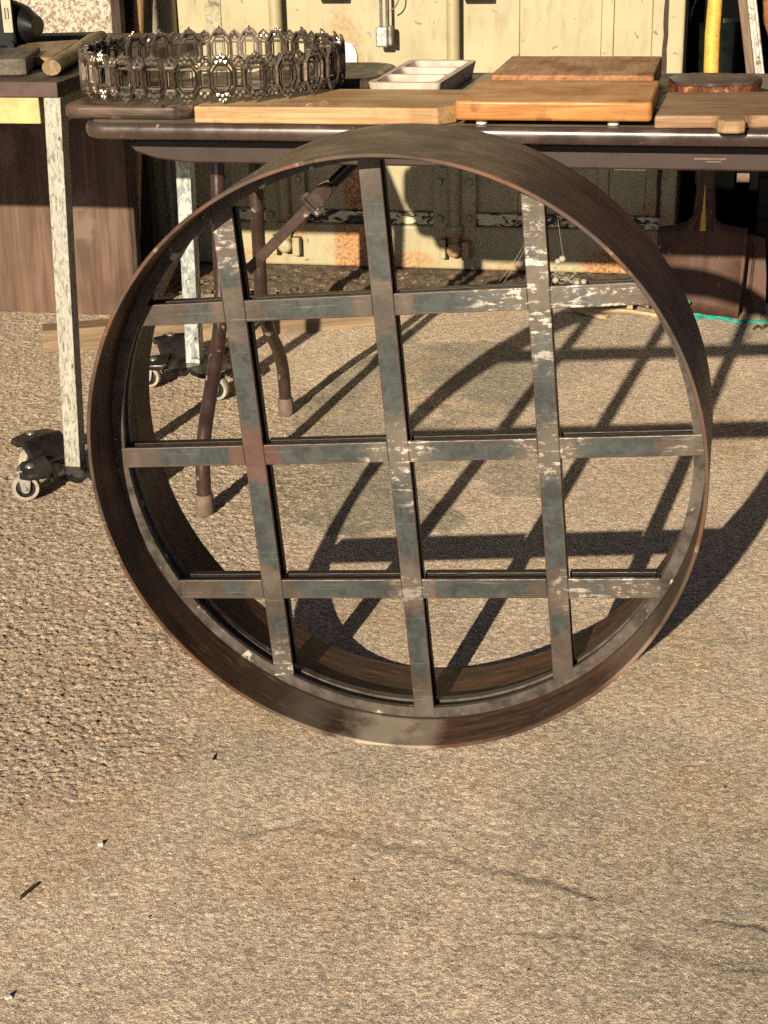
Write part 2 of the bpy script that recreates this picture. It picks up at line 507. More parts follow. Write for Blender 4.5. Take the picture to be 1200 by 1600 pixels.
def lathe(bm, prof, n=32, axis='Z', M4=None, closed=False, mi=0):
    rings = []
    for r, h in prof:
        ring = []
        for k in range(n):
            a = 2 * math.pi * k / n
            p = {'Z': (r * math.cos(a), r * math.sin(a), h), 'Y': (r * math.cos(a), h, r * math.sin(a)), 'X': (h, r * math.cos(a), r * math.sin(a))}[axis]
            v = bm.verts.new(p)
            if M4 is not None:
                v.co = M4 @ v.co
            ring.append(v)
        rings.append(ring)
    pairs = list(zip(rings, rings[1:])) + ([(rings[-1], rings[0])] if closed else [])
    for q, s in pairs:
        for k in range(n):
            bm.faces.new((q[k], q[(k + 1) % n], s[(k + 1) % n], s[k])).material_index = mi
    if not closed:
        for ring, rev in ((rings[0], True), (rings[-1], False)):
            if prof[0 if rev else -1][0] > 1e-6:
                bm.faces.new(ring[::-1] if rev else ring).material_index = mi

def ball(bm, c, r, s=(1, 1, 1), sub=1):
    q = bmesh.ops.create_icosphere(bm, subdivisions=sub, radius=r)
    for v in q['verts']:
        v.co = Vector((v.co.x * s[0], v.co.y * s[1], v.co.z * s[2])) + Vector(c)

def rrect(x0, x1, y0, y1, r, k=6):
    rr = r if isinstance(r, (list, tuple)) else [r] * 4
    out = []
    for (cx, cy, a0), q in zip(((x0, y0, 180), (x1, y0, 270), (x1, y1, 0), (x0, y1, 90)), rr):
        sx, sy = (1 if cx == x0 else -1), (1 if cy == y0 else -1)
        for i in range(k + 1):
            a = R(a0 + 90 * i / k)
            out.append((cx + sx * q + q * math.cos(a), cy + sy * q + q * math.sin(a)))
    return out

def copy_tree(o, parent=None):
    c = o.copy()
    col.objects.link(c)
    if parent is not None:
        c.parent = parent
    for ch in list(o.children):
        copy_tree(ch, c)
    return c

# ------------------------------------------------------------------ ground
rs = np.random.RandomState(3)
def vnoise(x, y, scale, seed):
    g = np.random.RandomState(seed).rand(256, 256)
    u, v = x * scale, y * scale
    i, j = np.floor(u).astype(int), np.floor(v).astype(int)
    a, b = u - i, v - j
    a, b = a * a * (3 - 2 * a), b * b * (3 - 2 * b)
    i0, i1, j0, j1 = i % 256, (i + 1) % 256, j % 256, (j + 1) % 256
    return (g[i0, j0] * (1 - a) + g[i1, j0] * a) * (1 - b) + (g[i0, j1] * (1 - a) + g[i1, j1] * a) * b
def fbm(x, y, scale, seed, o=4):
    s, t = 0, 0
    for k in range(o):
        s = s + vnoise(x + 17.3 * k, y + 9.1 * k, scale * 2 ** k, seed + k) * .55 ** k
        t += .55 ** k
    return s / t
def sstep(x, a, b):
    t = np.clip((x - a) / (b - a), 0, 1)
    return t * t * (3 - 2 * t)
def polydist(X, Y, pts):
    d = np.full(X.shape, 9.)
    for (ax, ay), (bx, by) in zip(pts, pts[1:]):
        t = np.clip(((X - ax) * (bx - ax) + (Y - ay) * (by - ay)) / ((bx - ax) ** 2 + (by - ay) ** 2), 0, 1)
        d = np.minimum(d, np.hypot(X - ax - t * (bx - ax), Y - ay - t * (by - ay)))
    return d

NX, NY = 430, 900
tt = np.linspace(0, 1, NY)
Yr = 1.05 + 3.5 * (tt * .62 + .38 * tt ** 2)
xl, xr_ = -.62 - .445 * (Yr - .9), .22 + .06 * (Yr - 1)
Xg = xl[:, None] + np.linspace(0, 1, NX)[None, :] * (xr_ - xl)[:, None]
Yg = np.repeat(Yr[:, None], NX, 1)
# edge between worn exposed aggregate (left) and trowelled concrete, as x of the edge at each depth
eY = [1.0, 1.48, 1.6, 1.78, 1.97, 2.39, 2.8, 3.1, 3.63, 3.82, 4.6]
eX = [-1.15, -1.0, -.745, -.637, -.70, -.67, -.70, -.80, -1.05, -1.3, -1.6]
edge = np.interp(Yg, eY, eX) + (fbm(Xg, Yg, 9, 40) - .5) * .16
rough = sstep(edge - Xg, -.08, .20)
H = (fbm(Xg, Yg, 1.4, 1, 2) - .5) * .004
H += (fbm(Xg, Yg, 22, 11, 3) - .5) * .0005
H += (fbm(Xg, Yg, 105, 21, 3) - .5) * (.0007 + .0015 * rough)
H += (rs.rand(NY, NX) - .5) * (.0010 + .0010 * rough)
# broom lines on the right
H += np.sin((Xg * 1. + .02 * (fbm(Xg, Yg, 5, 71) - .5)) * 2 * np.pi / .013) * .00022 * sstep(Xg, -.55, -.3)
tone = fbm(Xg, Yg, 3.2, 31, 5)
tone2 = fbm(Xg, Yg, 16, 51, 4)
base = np.array([.635, .515, .385])
C = base[None, None] * (.74 + .30 * tone + .30 * tone2)[..., None]
grey = np.array([.35, .315, .240])
# old grey-green skim patch behind the ring
pd = sstep(fbm(Xg, Yg, 6, 61, 4) + .16 - 1.3 * np.maximum(0, np.hypot((Xg + .62) / .34, (Yg - 3.2) / .85) - .72), .50, .60)
C = C * (1 - .9 * pd[..., None]) + grey * (.55 + .8 * tone2)[..., None] * .9 * pd[..., None]
H += pd * .0015
g2 = sstep(fbm(Xg, Yg, 2.2, 81, 4), .54, .70) * .45
C = C * (1 - g2[..., None]) + (grey * 1.12) * g2[..., None]
wa = sstep(fbm(Xg, Yg, 4.5, 91, 4), .57, .72) * .5
C = C * (1 - wa[..., None]) + np.array([.60, .44, .28]) * wa[..., None]
C *= (1 - .13 * rough * (.6 + .8 * tone))[..., None]
vein = sstep(fbm(Xg * 2.2, Yg * .55, 5, 141, 4), .52, .70) * .22 * (1 - rough)
C = C * (1 - vein[..., None]) + np.array([.74, .60, .45]) * vein[..., None]
# cracks
cr = [(-.56, 1.60), (-.501, 1.643), (-.406, 1.631), (-.369, 1.612), (-.287, 1.603), (-.205, 1.584), (-.08, 1.562), (.01, 1.535), (.3, 1.53)]
wob = (fbm(Xg, Yg, 18, 101, 4) - .5) * .030
dc = polydist(Xg + wob, Yg + wob, cr)
dc2 = polydist(Xg + wob, Yg - wob, [(-.30, 1.49), (-.10, 1.485), (.03, 1.46), (.3, 1.46)])
st = np.exp(-(dc / .009) ** 2) * sstep(fbm(Xg, Yg, 5, 111, 3), .22, .50) * .45 + np.exp(-(dc2 / .012) ** 2) * .35 * sstep(fbm(Xg, Yg, 9, 121, 3), .35, .6)
H -= (np.exp(-(dc / .006) ** 2) * .0016 + np.exp(-(dc2 / .006) ** 2) * .001) * sstep(fbm(Xg, Yg, 8, 131, 3), .38, .58)
C *= (1 - st * .9)[..., None]
# exposed stones of the worn area
n_peb = 80000
ty = rs.rand(n_peb)
py = 1.05 + 3.4 * ty
pxl = -.62 - .445 * (py - .9)
pxe = np.interp(py, eY, eX) + .12
pxx = pxl + (pxe - pxl) * rs.rand(n_peb)
dY = np.gradient(Yr)
P = np.zeros_like(H)
for x0, y0 in zip(pxx, py):
    j = int(np.searchsorted(Yr, y0))
    if j < 5 or j > NY - 6:
        continue
    dx = (xr_[j] - xl[j]) / (NX - 1)
    i = int((x0 - xl[j]) / dx)
    ra = .0024 + .0042 * rs.rand() ** 2
    rb = ra * (.55 + .4 * rs.rand())
    kx, ky = int(ra / dx) + 1, int(ra / dY[j]) + 1
    i0, i1, j0, j1 = max(i - kx, 0), min(i + kx + 1, NX), max(j - ky, 0), min(j + ky + 1, NY)
    if i1 <= i0:
        continue
    th = rs.rand() * 3.14
    gx, gy = Xg[j0:j1, i0:i1] - x0, Yg[j0:j1, i0:i1] - y0
    q = ((gx * math.cos(th) + gy * math.sin(th)) / ra) ** 2 + ((gy * math.cos(th) - gx * math.sin(th)) / rb) ** 2
    hgt = np.sqrt(np.clip(1 - q, 0, 1)) * rb * .50
    msk = (hgt > P[j0:j1, i0:i1]) & (rough[j0:j1, i0:i1] > .12 + .5 * rs.rand())
    P[j0:j1, i0:i1] = np.where(msk, hgt, P[j0:j1, i0:i1])
    tn = (.72 + .5 * rs.rand()) * (np.array([1, .97, .92]) if rs.rand() < .3 else np.array([1.02, .97, .95]))
    C[j0:j1, i0:i1] = np.where((msk & (hgt > .0006))[..., None], C[j0:j1, i0:i1] * .35 + .65 * base * tn, C[j0:j1, i0:i1])
H += P * rough - rough * .0012
H -= H[(np.abs(Xg + .408) < .06) & (Yg > 1.85) & (Yg < 2.08)].max() - .004
me = bpy.data.meshes.new('ground')
idx = np.arange(NX * NY).reshape(NY, NX)
quads = np.stack([idx[:-1, :-1], idx[:-1, 1:], idx[1:, 1:], idx[1:, :-1]], -1).reshape(-1, 4)
co = np.stack([Xg, Yg, H], -1).reshape(-1, 3)
nb = len(co)
far = np.array([[-60, -60, -.012], [60, -60, -.012], [60, 60, -.012], [-60, 60, -.012]])
co = np.concatenate([co, far])
quads = np.concatenate([quads, [[nb, nb + 1, nb + 2, nb + 3]]])
me.vertices.add(len(co))
me.vertices.foreach_set('co', co.ravel())
me.loops.add(quads.size)
me.loops.foreach_set('vertex_index', quads.ravel())
me.polygons.add(len(quads))
me.polygons.foreach_set('loop_start', np.arange(0, quads.size, 4))
me.polygons.foreach_set('use_smooth', np.ones(len(quads), bool))
me.update(calc_edges=True)
ca = me.color_attributes.new('tint', 'FLOAT_COLOR', 'POINT')
cc = np.concatenate([np.concatenate([C.reshape(-1, 3), np.tile(base * .95, (4, 1))]), np.concatenate([rough.ravel(), np.full(4, .3)])[:, None]], 1)
ca.data.foreach_set('color', cc.ravel())
me.materials.append(M['concrete'])
ground = bpy.data.objects.new('ground', me)
col.objects.link(ground)
kind(ground, 'structure')
def gz(x, y):
    j = min(max(int(np.searchsorted(Yr, y)), 0), NY - 1)
    i = min(max(int((x - xl[j]) / (xr_[j] - xl[j]) * (NX - 1)), 0), NX - 1)
    return float(H[j, i])

# dirt strip at the container foot
bm = bmesh.new()
nx, ny = 150, 30
vv = [[None] * nx for _ in range(ny)]
for j in range(ny):
    for i in range(nx):
        s = j / (ny - 1)
        x = -1.75 + 1.75 * i / (nx - 1)
        y = 4.16 + .42 * s + .05 * (fbm(np.array([x]), np.array([0.]), 7, 5)[0] - .5) * (1 - s)
        z = -.004 + .022 * min(1, s * 3) * (.35 + fbm(np.array([x]), np.array([y]), 30, 8)[0]) + .008 * rnd.random() * min(1, s * 4)
        vv[j][i] = bm.verts.new((x, y, z))
for j in range(ny - 1):
    for i in range(nx - 1):
        bm.faces.new((vv[j][i], vv[j][i + 1], vv[j + 1][i + 1], vv[j + 1][i]))
kind(link('dirt_strip', bm, M['soil'], smooth=True), 'structure')

# ------------------------------------------------------------------ container
cont = thing('shipping_container', 'cream painted steel shipping container with lock rods and rust, behind the table', 'shipping container', (0, 4.5, 0))
YD = .025           # door skin, behind the sill face
CX0, CX1 = -2.75, -.137
link('container_shell', B(CX0, CX1, .075, 2.4, .03, 2.6), M['cream'], cont, bevel=.006)
link('bottom_sill', B(CX0, CX1 - .02, 0, .0745, .022, .150), M['cream'], cont, bevel=.008, seg=3)
link('scraped_ledge', B(CX0, CX1 - .025, .010, .0745, .1505, .186), M['scrape'], cont, bevel=.004)
bm = B(-1.583, -.78, YD, .0745, .1865, 2.5)
link('door', bm, M['cream'], cont, bevel=.004)
for x0, x1, dy in ((-.7795, -.588, 0), (-.5875, -.3625, .0015), (-.362, -.329, -.003), (-.3285, -.2252, .002)):
    link('door_panel', B(x0, x1, YD + dy, .0745, .1865, 2.5), M['cream'], cont, bevel=.002)
link('corner_post', B(-.185, CX1, -.008, .0745, .0225, 2.55), M['cream'], cont, bevel=.006)
link('seal_strip', B(-.2245, -.1875, .016, .0745, .1865, 2.5), M['cream'], cont, bevel=.004)
bm = bmesh.new()                       # ragged black joint between seal and post
ys = [.19 + .033 * i for i in range(40)]
L = [(-.1885 - .002 - .004 * rnd.random(), z) for z in ys]
Rr = [(-.1845 + .001 + .004 * rnd.random(), z) for z in ys]
prism(bm, L + Rr[::-1], 0, .004, Matrix(((1, 0, 0, 0), (0, 0, 1, -.0125), (0, 1, 0, 0), (0, 0, 0, 1))))
link('joint_gap', bm, M['darkchip'], cont)
link('seam_strip', B(-1.496, -1.449, YD - .004, YD - .0002, .1865, 2.5), M['strip'], cont, bevel=.001)
link('side_casting', B(-1.70, -1.5835, -.004, .0745, .0225, 2.5), M['cream'], cont, bevel=.008)
for x, z0 in ((-1.277, .10), (-.768, .075)):
    bm = bmesh.new()
    tube(bm, [(x, -.012, z0), (x, -.012, 2.4)], .0185, 20)
    rod = link('lock_rod', bm, M['cream'], cont, smooth=True)
    bm = bmesh.new()
    prism(bm, rrect(x - .062, x + .062, .135, .318, .012), 0, .012, Matrix(((1, 0, 0, 0), (0, 0, 1, -.003), (0, 1, 0, 0), (0, 0, 0, 1))))
    br = link('rod_bracket', bm, M['cream'], cont, bevel=.003)
    for dx in (-.043, .043):
        for z in (.175, .28):
            bm = bmesh.new()
            lathe(bm, [(.0001, -.0165), (.008, -.0155), (.011, -.011), (.0115, -.0032)], 6, 'Y', Matrix.Translation((x + dx, 0, z)))
            link('bolt', bm, M['cream'], br, smooth=False)
    bm = bmesh.new()
    lathe(bm, [(.0235, .125), (.026, .132), (.026, .15), (.0235, .157)], 20, 'Z', Matrix.Translation((x, -.012, 0)))
    link('rod_collar', bm, M['cream'], rod, smooth=True)
    bm = bmesh.new()
    box(bm, x - .040, x - .022, -.038, -.001, .062, .118)
    box(bm, x + .024, x + .046, -.034, -.001, .058, .112)
    lathe(bm, [(.0001, -.045), (.017, -.043), (.022, -.036), (.022, -.002)], 14, 'Y', Matrix.Translation((x + .002, 0, .088)))
    link('cam_keeper', bm, M['cream'], cont, bevel=.003)
for x, hz in ((-1.112, .80), (-.70, .797)):
    link('handle_bar', B(x - .045, x + .04, -.03, .024, hz - .014, hz + .012), M['galvlock'], cont, bevel=.004)
bm = bmesh.new()
prism(bm, [(math.cos(R(a)) * .034 - 1.085, .632 + math.sin(R(a)) * .034) for a in range(0, 181, 15)] + [(-1.119, .58), (-1.051, .58)], 0, .009,
      Matrix(((1, 0, 0, 0), (0, 0, 1, YD - .0092), (0, 1, 0, 0), (0, 0, 0, 1))))
pl = link('lug_plate', bm, M['stone'], cont, bevel=.002)
bm = bmesh.new()
lathe(bm, [(.0001, YD - .020), (.010, YD - .019), (.014, YD - .0095)], 16, 'Y', Matrix.Translation((-1.098, 0, .632)))
link('bolt', bm, M['galvlock'], pl, smooth=True)

# hanging lock
lk = thing('hanging_lock', 'small steel lock hanging on a rod against the cream container door', 'lock', (-.96, 4.47, .67))
bm = bmesh.new()
tube(bm, [(-.008, 0, .04), (-.008, 0, .20)], .0045, 8)
tube(bm, [(.008, .006, .04), (.008, .006, .20)], .0045, 8)
link('lock_rod', bm, M['galvlock'], lk, smooth=True)
link('lock_body', B(-.022, .012, -.014, .012, -.012, .042), M['chrome'], lk, bevel=.004)
link('lock_cover', B(.0125, .024, -.010, .016, -.008, .044), M['galvlock'], lk, bevel=.003)
bm = bmesh.new()
tube(bm, bend([(.02, 0, .085), (.035, -.004, .095), (.045, -.004, .115), (.042, 0, .20)], .02), .0022, 6)
link('wire', bm, M['galvlock'], lk, smooth=True)

# ------------------------------------------------------------------ things leaning left of the container
wp = thing('whitewashed_board', 'flaking whitewashed board standing behind the yellow workbench', 'board', (-1.95, 4.20, 0), (R(-2), 0, 0))
link('board_face', B(-.75, .285, 0, .03, .0, 1.15), M['white'], wp, bevel=.005)
link('side_batten', B(.2855, .312, -.006, .032, .0, 1.15), M['post'], wp, bevel=.004)
bp = thing('brown_plywood_sheet', 'wide brown plywood sheet on the ground behind the workbench legs', 'plywood sheet', (-1.95, 3.95, 0), (R(-3), 0, 0))
link('panel', B(-.75, .392, 0, .022, 0, .62), M['brownply'], bp, bevel=.006)
link('edge_strip', B(.3925, .406, -.004, .024, 0, .62), M['post'], bp, bevel=.003)
p = link('dark_timber_post', B(-1.690, -1.632, 4.33, 4.375, 0, 1.25), M['post'], bevel=.005)
tag(p, 'dark brown timber post standing beside the plywood sheet', 'post')
bm = bmesh.new()
tube(bm, [(-1.697, 4.33, 0), (-1.684, 4.335, .11), (-1.665, 4.345, .35), (-1.645, 4.355, .6), (-1.621, 4.362, .85), (-1.600, 4.366, 1.1)], [.014, .013, .015, .016, .0155, .015], 9)
for v in bm.verts:
    v.co.y -= .022
p = link('wooden_stake', bm, M['stake'], smooth=True)
tag(p, 'slim tan wooden stake leaning on the dark post', 'stake')
bm = bmesh.new()
tube(bm, [(-1.60, 4.40, 0), (-1.607, 4.40, .6), (-1.613, 4.40, 1.2)], .0125, 10)
p = link('grey_pole', bm, M['greypost'], smooth=True)
tag(p, 'grey green pole standing left of the container corner', 'pole')

# ------------------------------------------------------------------ lumber
lum = link('pine_batten', B(0, .86, 0, .075, 0, .058), M['pine'], bevel=.003)
lum.location = (-1.67, 3.585, .002)
lum.rotation_euler = (0, 0, R(24))
tag(lum, 'long sawn pine batten lying on the ground behind the casters', 'lumber')

# ------------------------------------------------------------------ folding table
ZT = .737
EY = 2.558
tb = thing('folding_table', 'brown folding table with bent tube legs, set with wooden boards', 'table', (0, 0, 0))
TX0, TX1, TY1 = -1.088, .76, 3.262
bm = bmesh.new()
prism(bm, rrect(TX0 + .012, TX1 - .012, EY + .012, TY1 - .012, .04), ZT - .016, ZT)
link('table_top', bm, M['tabletop'], tb)
bm = bmesh.new()                       # rounded edging
prof = [(.0125, 0.0006), (.006, .0006), (.002, -.003), (0, -.008), (0, -.017), (.003, -.024), (.010, -.027), (.05, -.027)]
rings = []
for inset, dz in prof:
    rings.append([bm.verts.new((x, y, ZT + dz)) for x, y in rrect(TX0 + inset, TX1 - inset, EY + inset, TY1 - inset, max(.05 - inset, .004), 8)])
n = len(rings[0])
for q, s in zip(rings, rings[1:]):
    for k in range(n):
        bm.faces.new((q[k], q[(k + 1) % n], s[(k + 1) % n], s[k]))
bm.faces.new(rings[-1][::-1])
link('table_edging', bm, M['laminate'], tb, smooth=True)
XA = -1.03
for y in (EY + .085, TY1 - .105):
    bm = bmesh.new()
    pts = [(XA, .688), (XA + .012, .676), (XA + .05, .664), (XA + .11, .658), (.70, .658), (.70, .698), (XA + .02, .698), (XA + .004, .694)]
    prism(bm, pts, 0, .020, Matrix(((1, 0, 0, 0), (0, 0, 1, y), (0, 1, 0, 0), (0, 0, 0, 1))))
    link('apron', bm, M['apron'], tb, bevel=.005, seg=3)
link('under_frame', B(-1.0, .68, EY + .1055, TY1 - .1055, .700, .7095), M['apron'], tb)
def table_leg(sx):
    X0 = -.93 if sx < 0 else .60
    for pts, yy in (([(0, 2.624, .022), (0, 2.63, .135), (0, 2.795, .33), (0, 2.835, .699)], 2.624),
                    ([(0, 3.205, .022), (0, 3.198, .135), (0, 3.060, .27), (0, 3.070, .699)], 3.205)):
        bm = bmesh.new()
        tube(bm, bend([(X0, y, z) for _, y, z in pts], .07), .0138, 16)
        lg = link('leg', bm, M['tube'], tb, smooth=True)
        bm = bmesh.new()
        lathe(bm, [(.0165, .001), (.0178, .004), (.0172, .04), (.0155, .043)], 20, 'Z', Matrix.Translation((X0, yy, 0)))
        link('rubber_foot', bm, M['foot'], lg, smooth=True)
    for z in (.262, .55):
        bm = bmesh.new()
        tube(bm, [(X0, 2.80 if z < .3 else 2.82, z + .01), (X0, 3.065, z)], .009, 10)
        link('cross_bar', bm, M['tube'], tb, smooth=True)
    s = 1 if sx < 0 else -1
    a, b, c = Vector((X0 + s * .012, 2.95, .395)), Vector((X0 + s * .165, 2.95, .545)), Vector((X0 + s * .33, 2.95, .699))
    d = (b - a).normalized()
    ang = math.atan2(d.z, d.x)
    L1 = (b - a).length
    Mx = Matrix.Translation(a) @ Matrix.Rotation(-ang, 4, 'Y')
    bm = bmesh.new()
    box(bm, 0, L1, -.011, .011, -.010, -.007, Mx)
    box(bm, 0, L1, -.014, -.0112, -.010, .010, Mx)
    box(bm, 0, L1, .0112, .014, -.010, .010, Mx)
    bc = link('brace_channel', bm, M['tube'], tb, bevel=.001)
    bm = bmesh.new()
    Mb = Matrix.Translation(b) @ Matrix.Rotation(-ang, 4, 'Y')
    prism(bm, [(-.035, -.017), (.012, -.017), (.030, -.010), (.034, 0), (.030, .010), (.012, .017), (-.035, .017)], -.0165, .0165, Mb @ Matrix(((1, 0, 0, 0), (0, 0, 1, 0), (0, 1, 0, 0), (0, 0, 0, 1))))
    link('brace_latch', bm, M['tube'], tb, bevel=.003)
    bm = bmesh.new()
    box(bm, -.030, -.022, -.024, .024, -.026, .024, Mb)
    link('latch_ring', bm, M['tube'], tb, bevel=.003)
    bm = bmesh.new()
    tube(bm, [b + d * .034, c], .012, 12)
    link('brace_tube', bm, M['black'], tb, smooth=True)
table_leg(-1)
table_leg(1)
for x in (.015, .075):
    bm = bmesh.new()
    tube(bm, [(x, EY + .12, .645), (x + .02, EY + .12, .645)], .011, 12)
    link('hinge_pin', bm, M['foot'], tb, smooth=True)
bm = bmesh.new()
for (x, z, dx, dz) in ((-.055, .6765, .05, -.001), (-.035, .672, .022, .0008)):
    box(bm, x, x + dx + .001, EY + .0838, EY + .0846, z, z + abs(dz) + .0016)
link('chalk_scratch', bm, M['foot'], tb)

# ------------------------------------------------------------------ boards on the table
def board(name, pts, z0, z1, mat, label, cat, bevel=.004, seg=3, group=None):
    bm = bmesh.new()
    prism(bm, pts, z0, z1)
    o = link(name, bm, mat, bevel=bevel, seg=seg)
    return tag(o, label, cat, group)
Z0 = ZT + .001
board('cutting_board', rrect(-1.135, -.895, 2.600, 2.97, [.035, .045, .04, .04]), Z0, Z0 + .023, M['darkwood'],
      'dark round cornered cutting board under the left side of the pierced metal ring', 'cutting board', .007)
board('cutting_board', [(-.880, 2.568), (-.466, 2.568), (-.440, 2.60), (-.440, 2.792), (-.880, 2.792)], Z0, Z0 + .028, M['oak'],
      'long pale tan cutting board at the table edge beneath the metal ring', 'cutting board', .003)
board('cutting_board', rrect(-.90, -.640, 2.88, 3.14, [.03, .05, .06, .03]), Z0, Z0 + .034, M['darkwood'],
      'thick dark board with a rounded end lying behind the metal ring', 'cutting board', .008)
fb = thing('footed_board', 'thick honey coloured board on small feet at the table edge', 'cutting board', (-.282, 2.56, Z0))
bm = bmesh.new()
prism(bm, rrect(-.155, .160, 0, .262, .008), .010, .041)
link('slab', bm, M['orange'], fb, bevel=.005, seg=3)
fr = thing('footed_board', 'ribbed brown board lying just behind the honey coloured board', 'cutting board', (-.277, 2.832, Z0))
bm = bmesh.new()
prism(bm, rrect(-.143, .143, 0, .285, .006), .010, .048)
link('slab', bm, M['redwood'], fr, bevel=.003)
for par, ys_ in ((fb, (.03, .23)), (fr, (.03, .25))):
    for x in (-.115, .098):
        for y in ys_:
            bm = bmesh.new()
            lathe(bm, [(.008, 0), (.0095, .002), (.0085, .0098)], 14, 'Z', Matrix.Translation((x, y, 0)))
            link('foot', bm, M['stone'], par, smooth=True)
# round slice with bark
sl_ = thing('wood_slice', 'dark round wood slice with reddish bark edge behind the brown paddle board', 'wood slice', (-.034, 2.905, Z0))
def wob(a):
    return .079 + .003 * math.sin(3 * a + 1) + .002 * math.sin(7 * a) - (.010 if -2.1 < a < -1.0 else 0)
bm = bmesh.new()
ts = [-math.pi + 2 * math.pi * k / 56 for k in range(56)]
prism(bm, [(wob(t) * 1.0 * math.cos(t), wob(t) * math.sin(t)) for t in ts], .0285, .0345)
link('sawn_face', bm, M['slice'], sl_, bevel=.001)
bm = bmesh.new()
rings = [[bm.verts.new(((wob(t) * k + .003 * rnd.random()) * math.cos(t), (wob(t) * k + .003 * rnd.random()) * math.sin(t), z)) for t in ts] for k, z in ((.93, 0), (.97, .008), (.98, .018), (1.0, .0283))]
for q, s in zip(rings, rings[1:]):
    for k in range(56):
        bm.faces.new((q[k], q[(k + 1) % 56], s[(k + 1) % 56], s[k]))
bm.faces.new(rings[0][::-1])
bm.faces.new(rings[-1])
link('bark', bm, M['bark'], sl_)
# paddle board
pts = [(-.118, 2.560), (-.030, 2.566), (-.022, 2.560), (-.019, 2.548), (-.022, 2.536), (-.020, 2.522), (-.010, 2.513), (.012, 2.514), (.022, 2.523), (.022, 2.538), (.018, 2.550), (.022, 2.562), (.030, 2.572), (.155, 2.592), (.15, 2.85), (-.104, 2.836), (-.110, 2.83)]
board('paddle_board', pts, Z0, Z0 + .020, M['walnut'], 'brown paddle board with a stub handle overhanging the table edge', 'cutting board', .004)
# tray
ty_ = thing('compartment_tray', 'pale worn wooden tray with three hollow compartments on the table', 'tray', (-.575, 3.035, Z0), (0, 0, R(-2)))
bm = bmesh.new()
X0, X1, Y0, Y1, zt = -.068, .068, -.175, .175, .030
outer = rrect(X0, X1, Y0, Y1, .012, 4)
vo = [bm.verts.new((x, y, zt)) for x, y in outer]
vb = [bm.verts.new((x * .90, y * .97, 0)) for x, y in outer]
n = len(outer)
for k in range(n):
    bm.faces.new((vb[k], vb[(k + 1) % n], vo[(k + 1) % n], vo[k]))
bm.faces.new(vb[::-1])
edges = [bm.edges.get((vo[k], vo[(k + 1) % n])) for k in range(n)]
for k in range(3):
    y0 = Y0 + .014 + k * .1105
    loop = rrect(X0 + .012, X1 - .012, y0, y0 + .100, .014, 4)
    prev = [bm.verts.new((x, y, zt)) for x, y in loop]
    edges += [bm.edges.new((prev[i], prev[(i + 1) % len(prev)])) for i in range(len(prev))]
    cx_, cy_ = 0, y0 + .05
    for f_, z in ((.93, zt - .006), (.80, zt - .015), (.62, zt - .019)):
        nxt = [bm.verts.new((cx_ + (x - cx_) * f_, cy_ + (y - cy_) * f_, z)) for x, y in loop]
        for i in range(len(prev)):
            bm.faces.new((prev[i], prev[(i + 1) % len(prev)], nxt[(i + 1) % len(prev)], nxt[i]))
        prev = nxt
    bm.faces.new(prev)
bmesh.ops.triangle_fill(bm, use_beauty=True, edges=edges)
link('tray_body', bm, M['tray'], ty_, smooth=True)

# ------------------------------------------------------------------ pierced metal ring
CR, CH = .231, .080
crown = thing('pierced_metal_ring', 'pierced cast metal ring of octagon medallions standing on the boards', 'ornament', (-.920, 2.808, Z0 + .0285))
NC = 25
def strip(bm, pts, wd, th, closed=True):
    """flat bar swept along an outline in the xz plane (local), thickness along y"""
    P_ = [Vector((x, 0, z)) for x, z in pts]
    n_ = len(P_)
    R_ = []
    for i in range(n_):
        a = P_[(i - 1) % n_] if closed or i else P_[i]
        b = P_[(i + 1) % n_] if closed or i < n_ - 1 else P_[i]
        d = (b - a).normalized()
        nn = Vector((-d.z, 0, d.x))
        R_.append([bm.verts.new(P_[i] + nn * s * wd / 2 + Vector((0, y, 0))) for s, y in ((-1, -th * .25), (0, -th * .62), (1, -th * .25), (1, th / 2), (-1, th / 2))])
    for i in range(n_ if closed else n_ - 1):
        q, s = R_[i], R_[(i + 1) % n_]
        for k in range(5):
            bm.faces.new((q[k], q[(k + 1) % 5], s[(k + 1) % 5], s[k]))
def octo(w_, h_, side, top, z=0.):
    return [(-w_ / 2, z - side / 2), (-w_ / 2, z + side / 2), (-top / 2, z + h_ / 2), (top / 2, z + h_ / 2), (w_ / 2, z + side / 2), (w_ / 2, z - side / 2), (top / 2, z - h_ / 2), (-top / 2, z - h_ / 2)]
zc = CH / 2
med = bmesh.new()
strip(med, octo(.0430, .061, .027, .018, zc), .0054, .012)
strip(med, octo(.0310, .042, .020, .015, zc), .0036, .008)
strip(med, [(-.0090, zc - .0125), (-.0090, zc + .0125), (.0090, zc + .0125), (.0090, zc - .0125)], .0024, .004)
for s in (1, -1):
    for dx in (-.0075, .0075):
        ball(med, (dx, -.003, zc + s * .0250), .0058, (1, .75, .8))
        ball(med, (dx * .62, -.004, zc + s * .0325), .0046, (1, .7, .9))
    ball(med, (0, -.004, zc + s * .0268), .0052, (1, .7, .9))
    ball(med, (0, -.003, zc + s * .0355), .0040, (.9, .7, 1.2))
    ball(med, (0, 0, zc + s * .0392), .0022, (.9, .8, 1.1))
    box(med, -.0115, .0115, -.003, .003, zc + s * .0150 - .0013, zc + s * .0150 + .0013)
lnk = bmesh.new()
strip(lnk, [(-.0092, zc - .0125), (-.0092, zc + .0125), (.0092, zc + .0125), (.0092, zc - .0125)], .0040, .009)
box(lnk, -.0040, -.0026, -.0016, .0016, zc - .011, zc + .011)
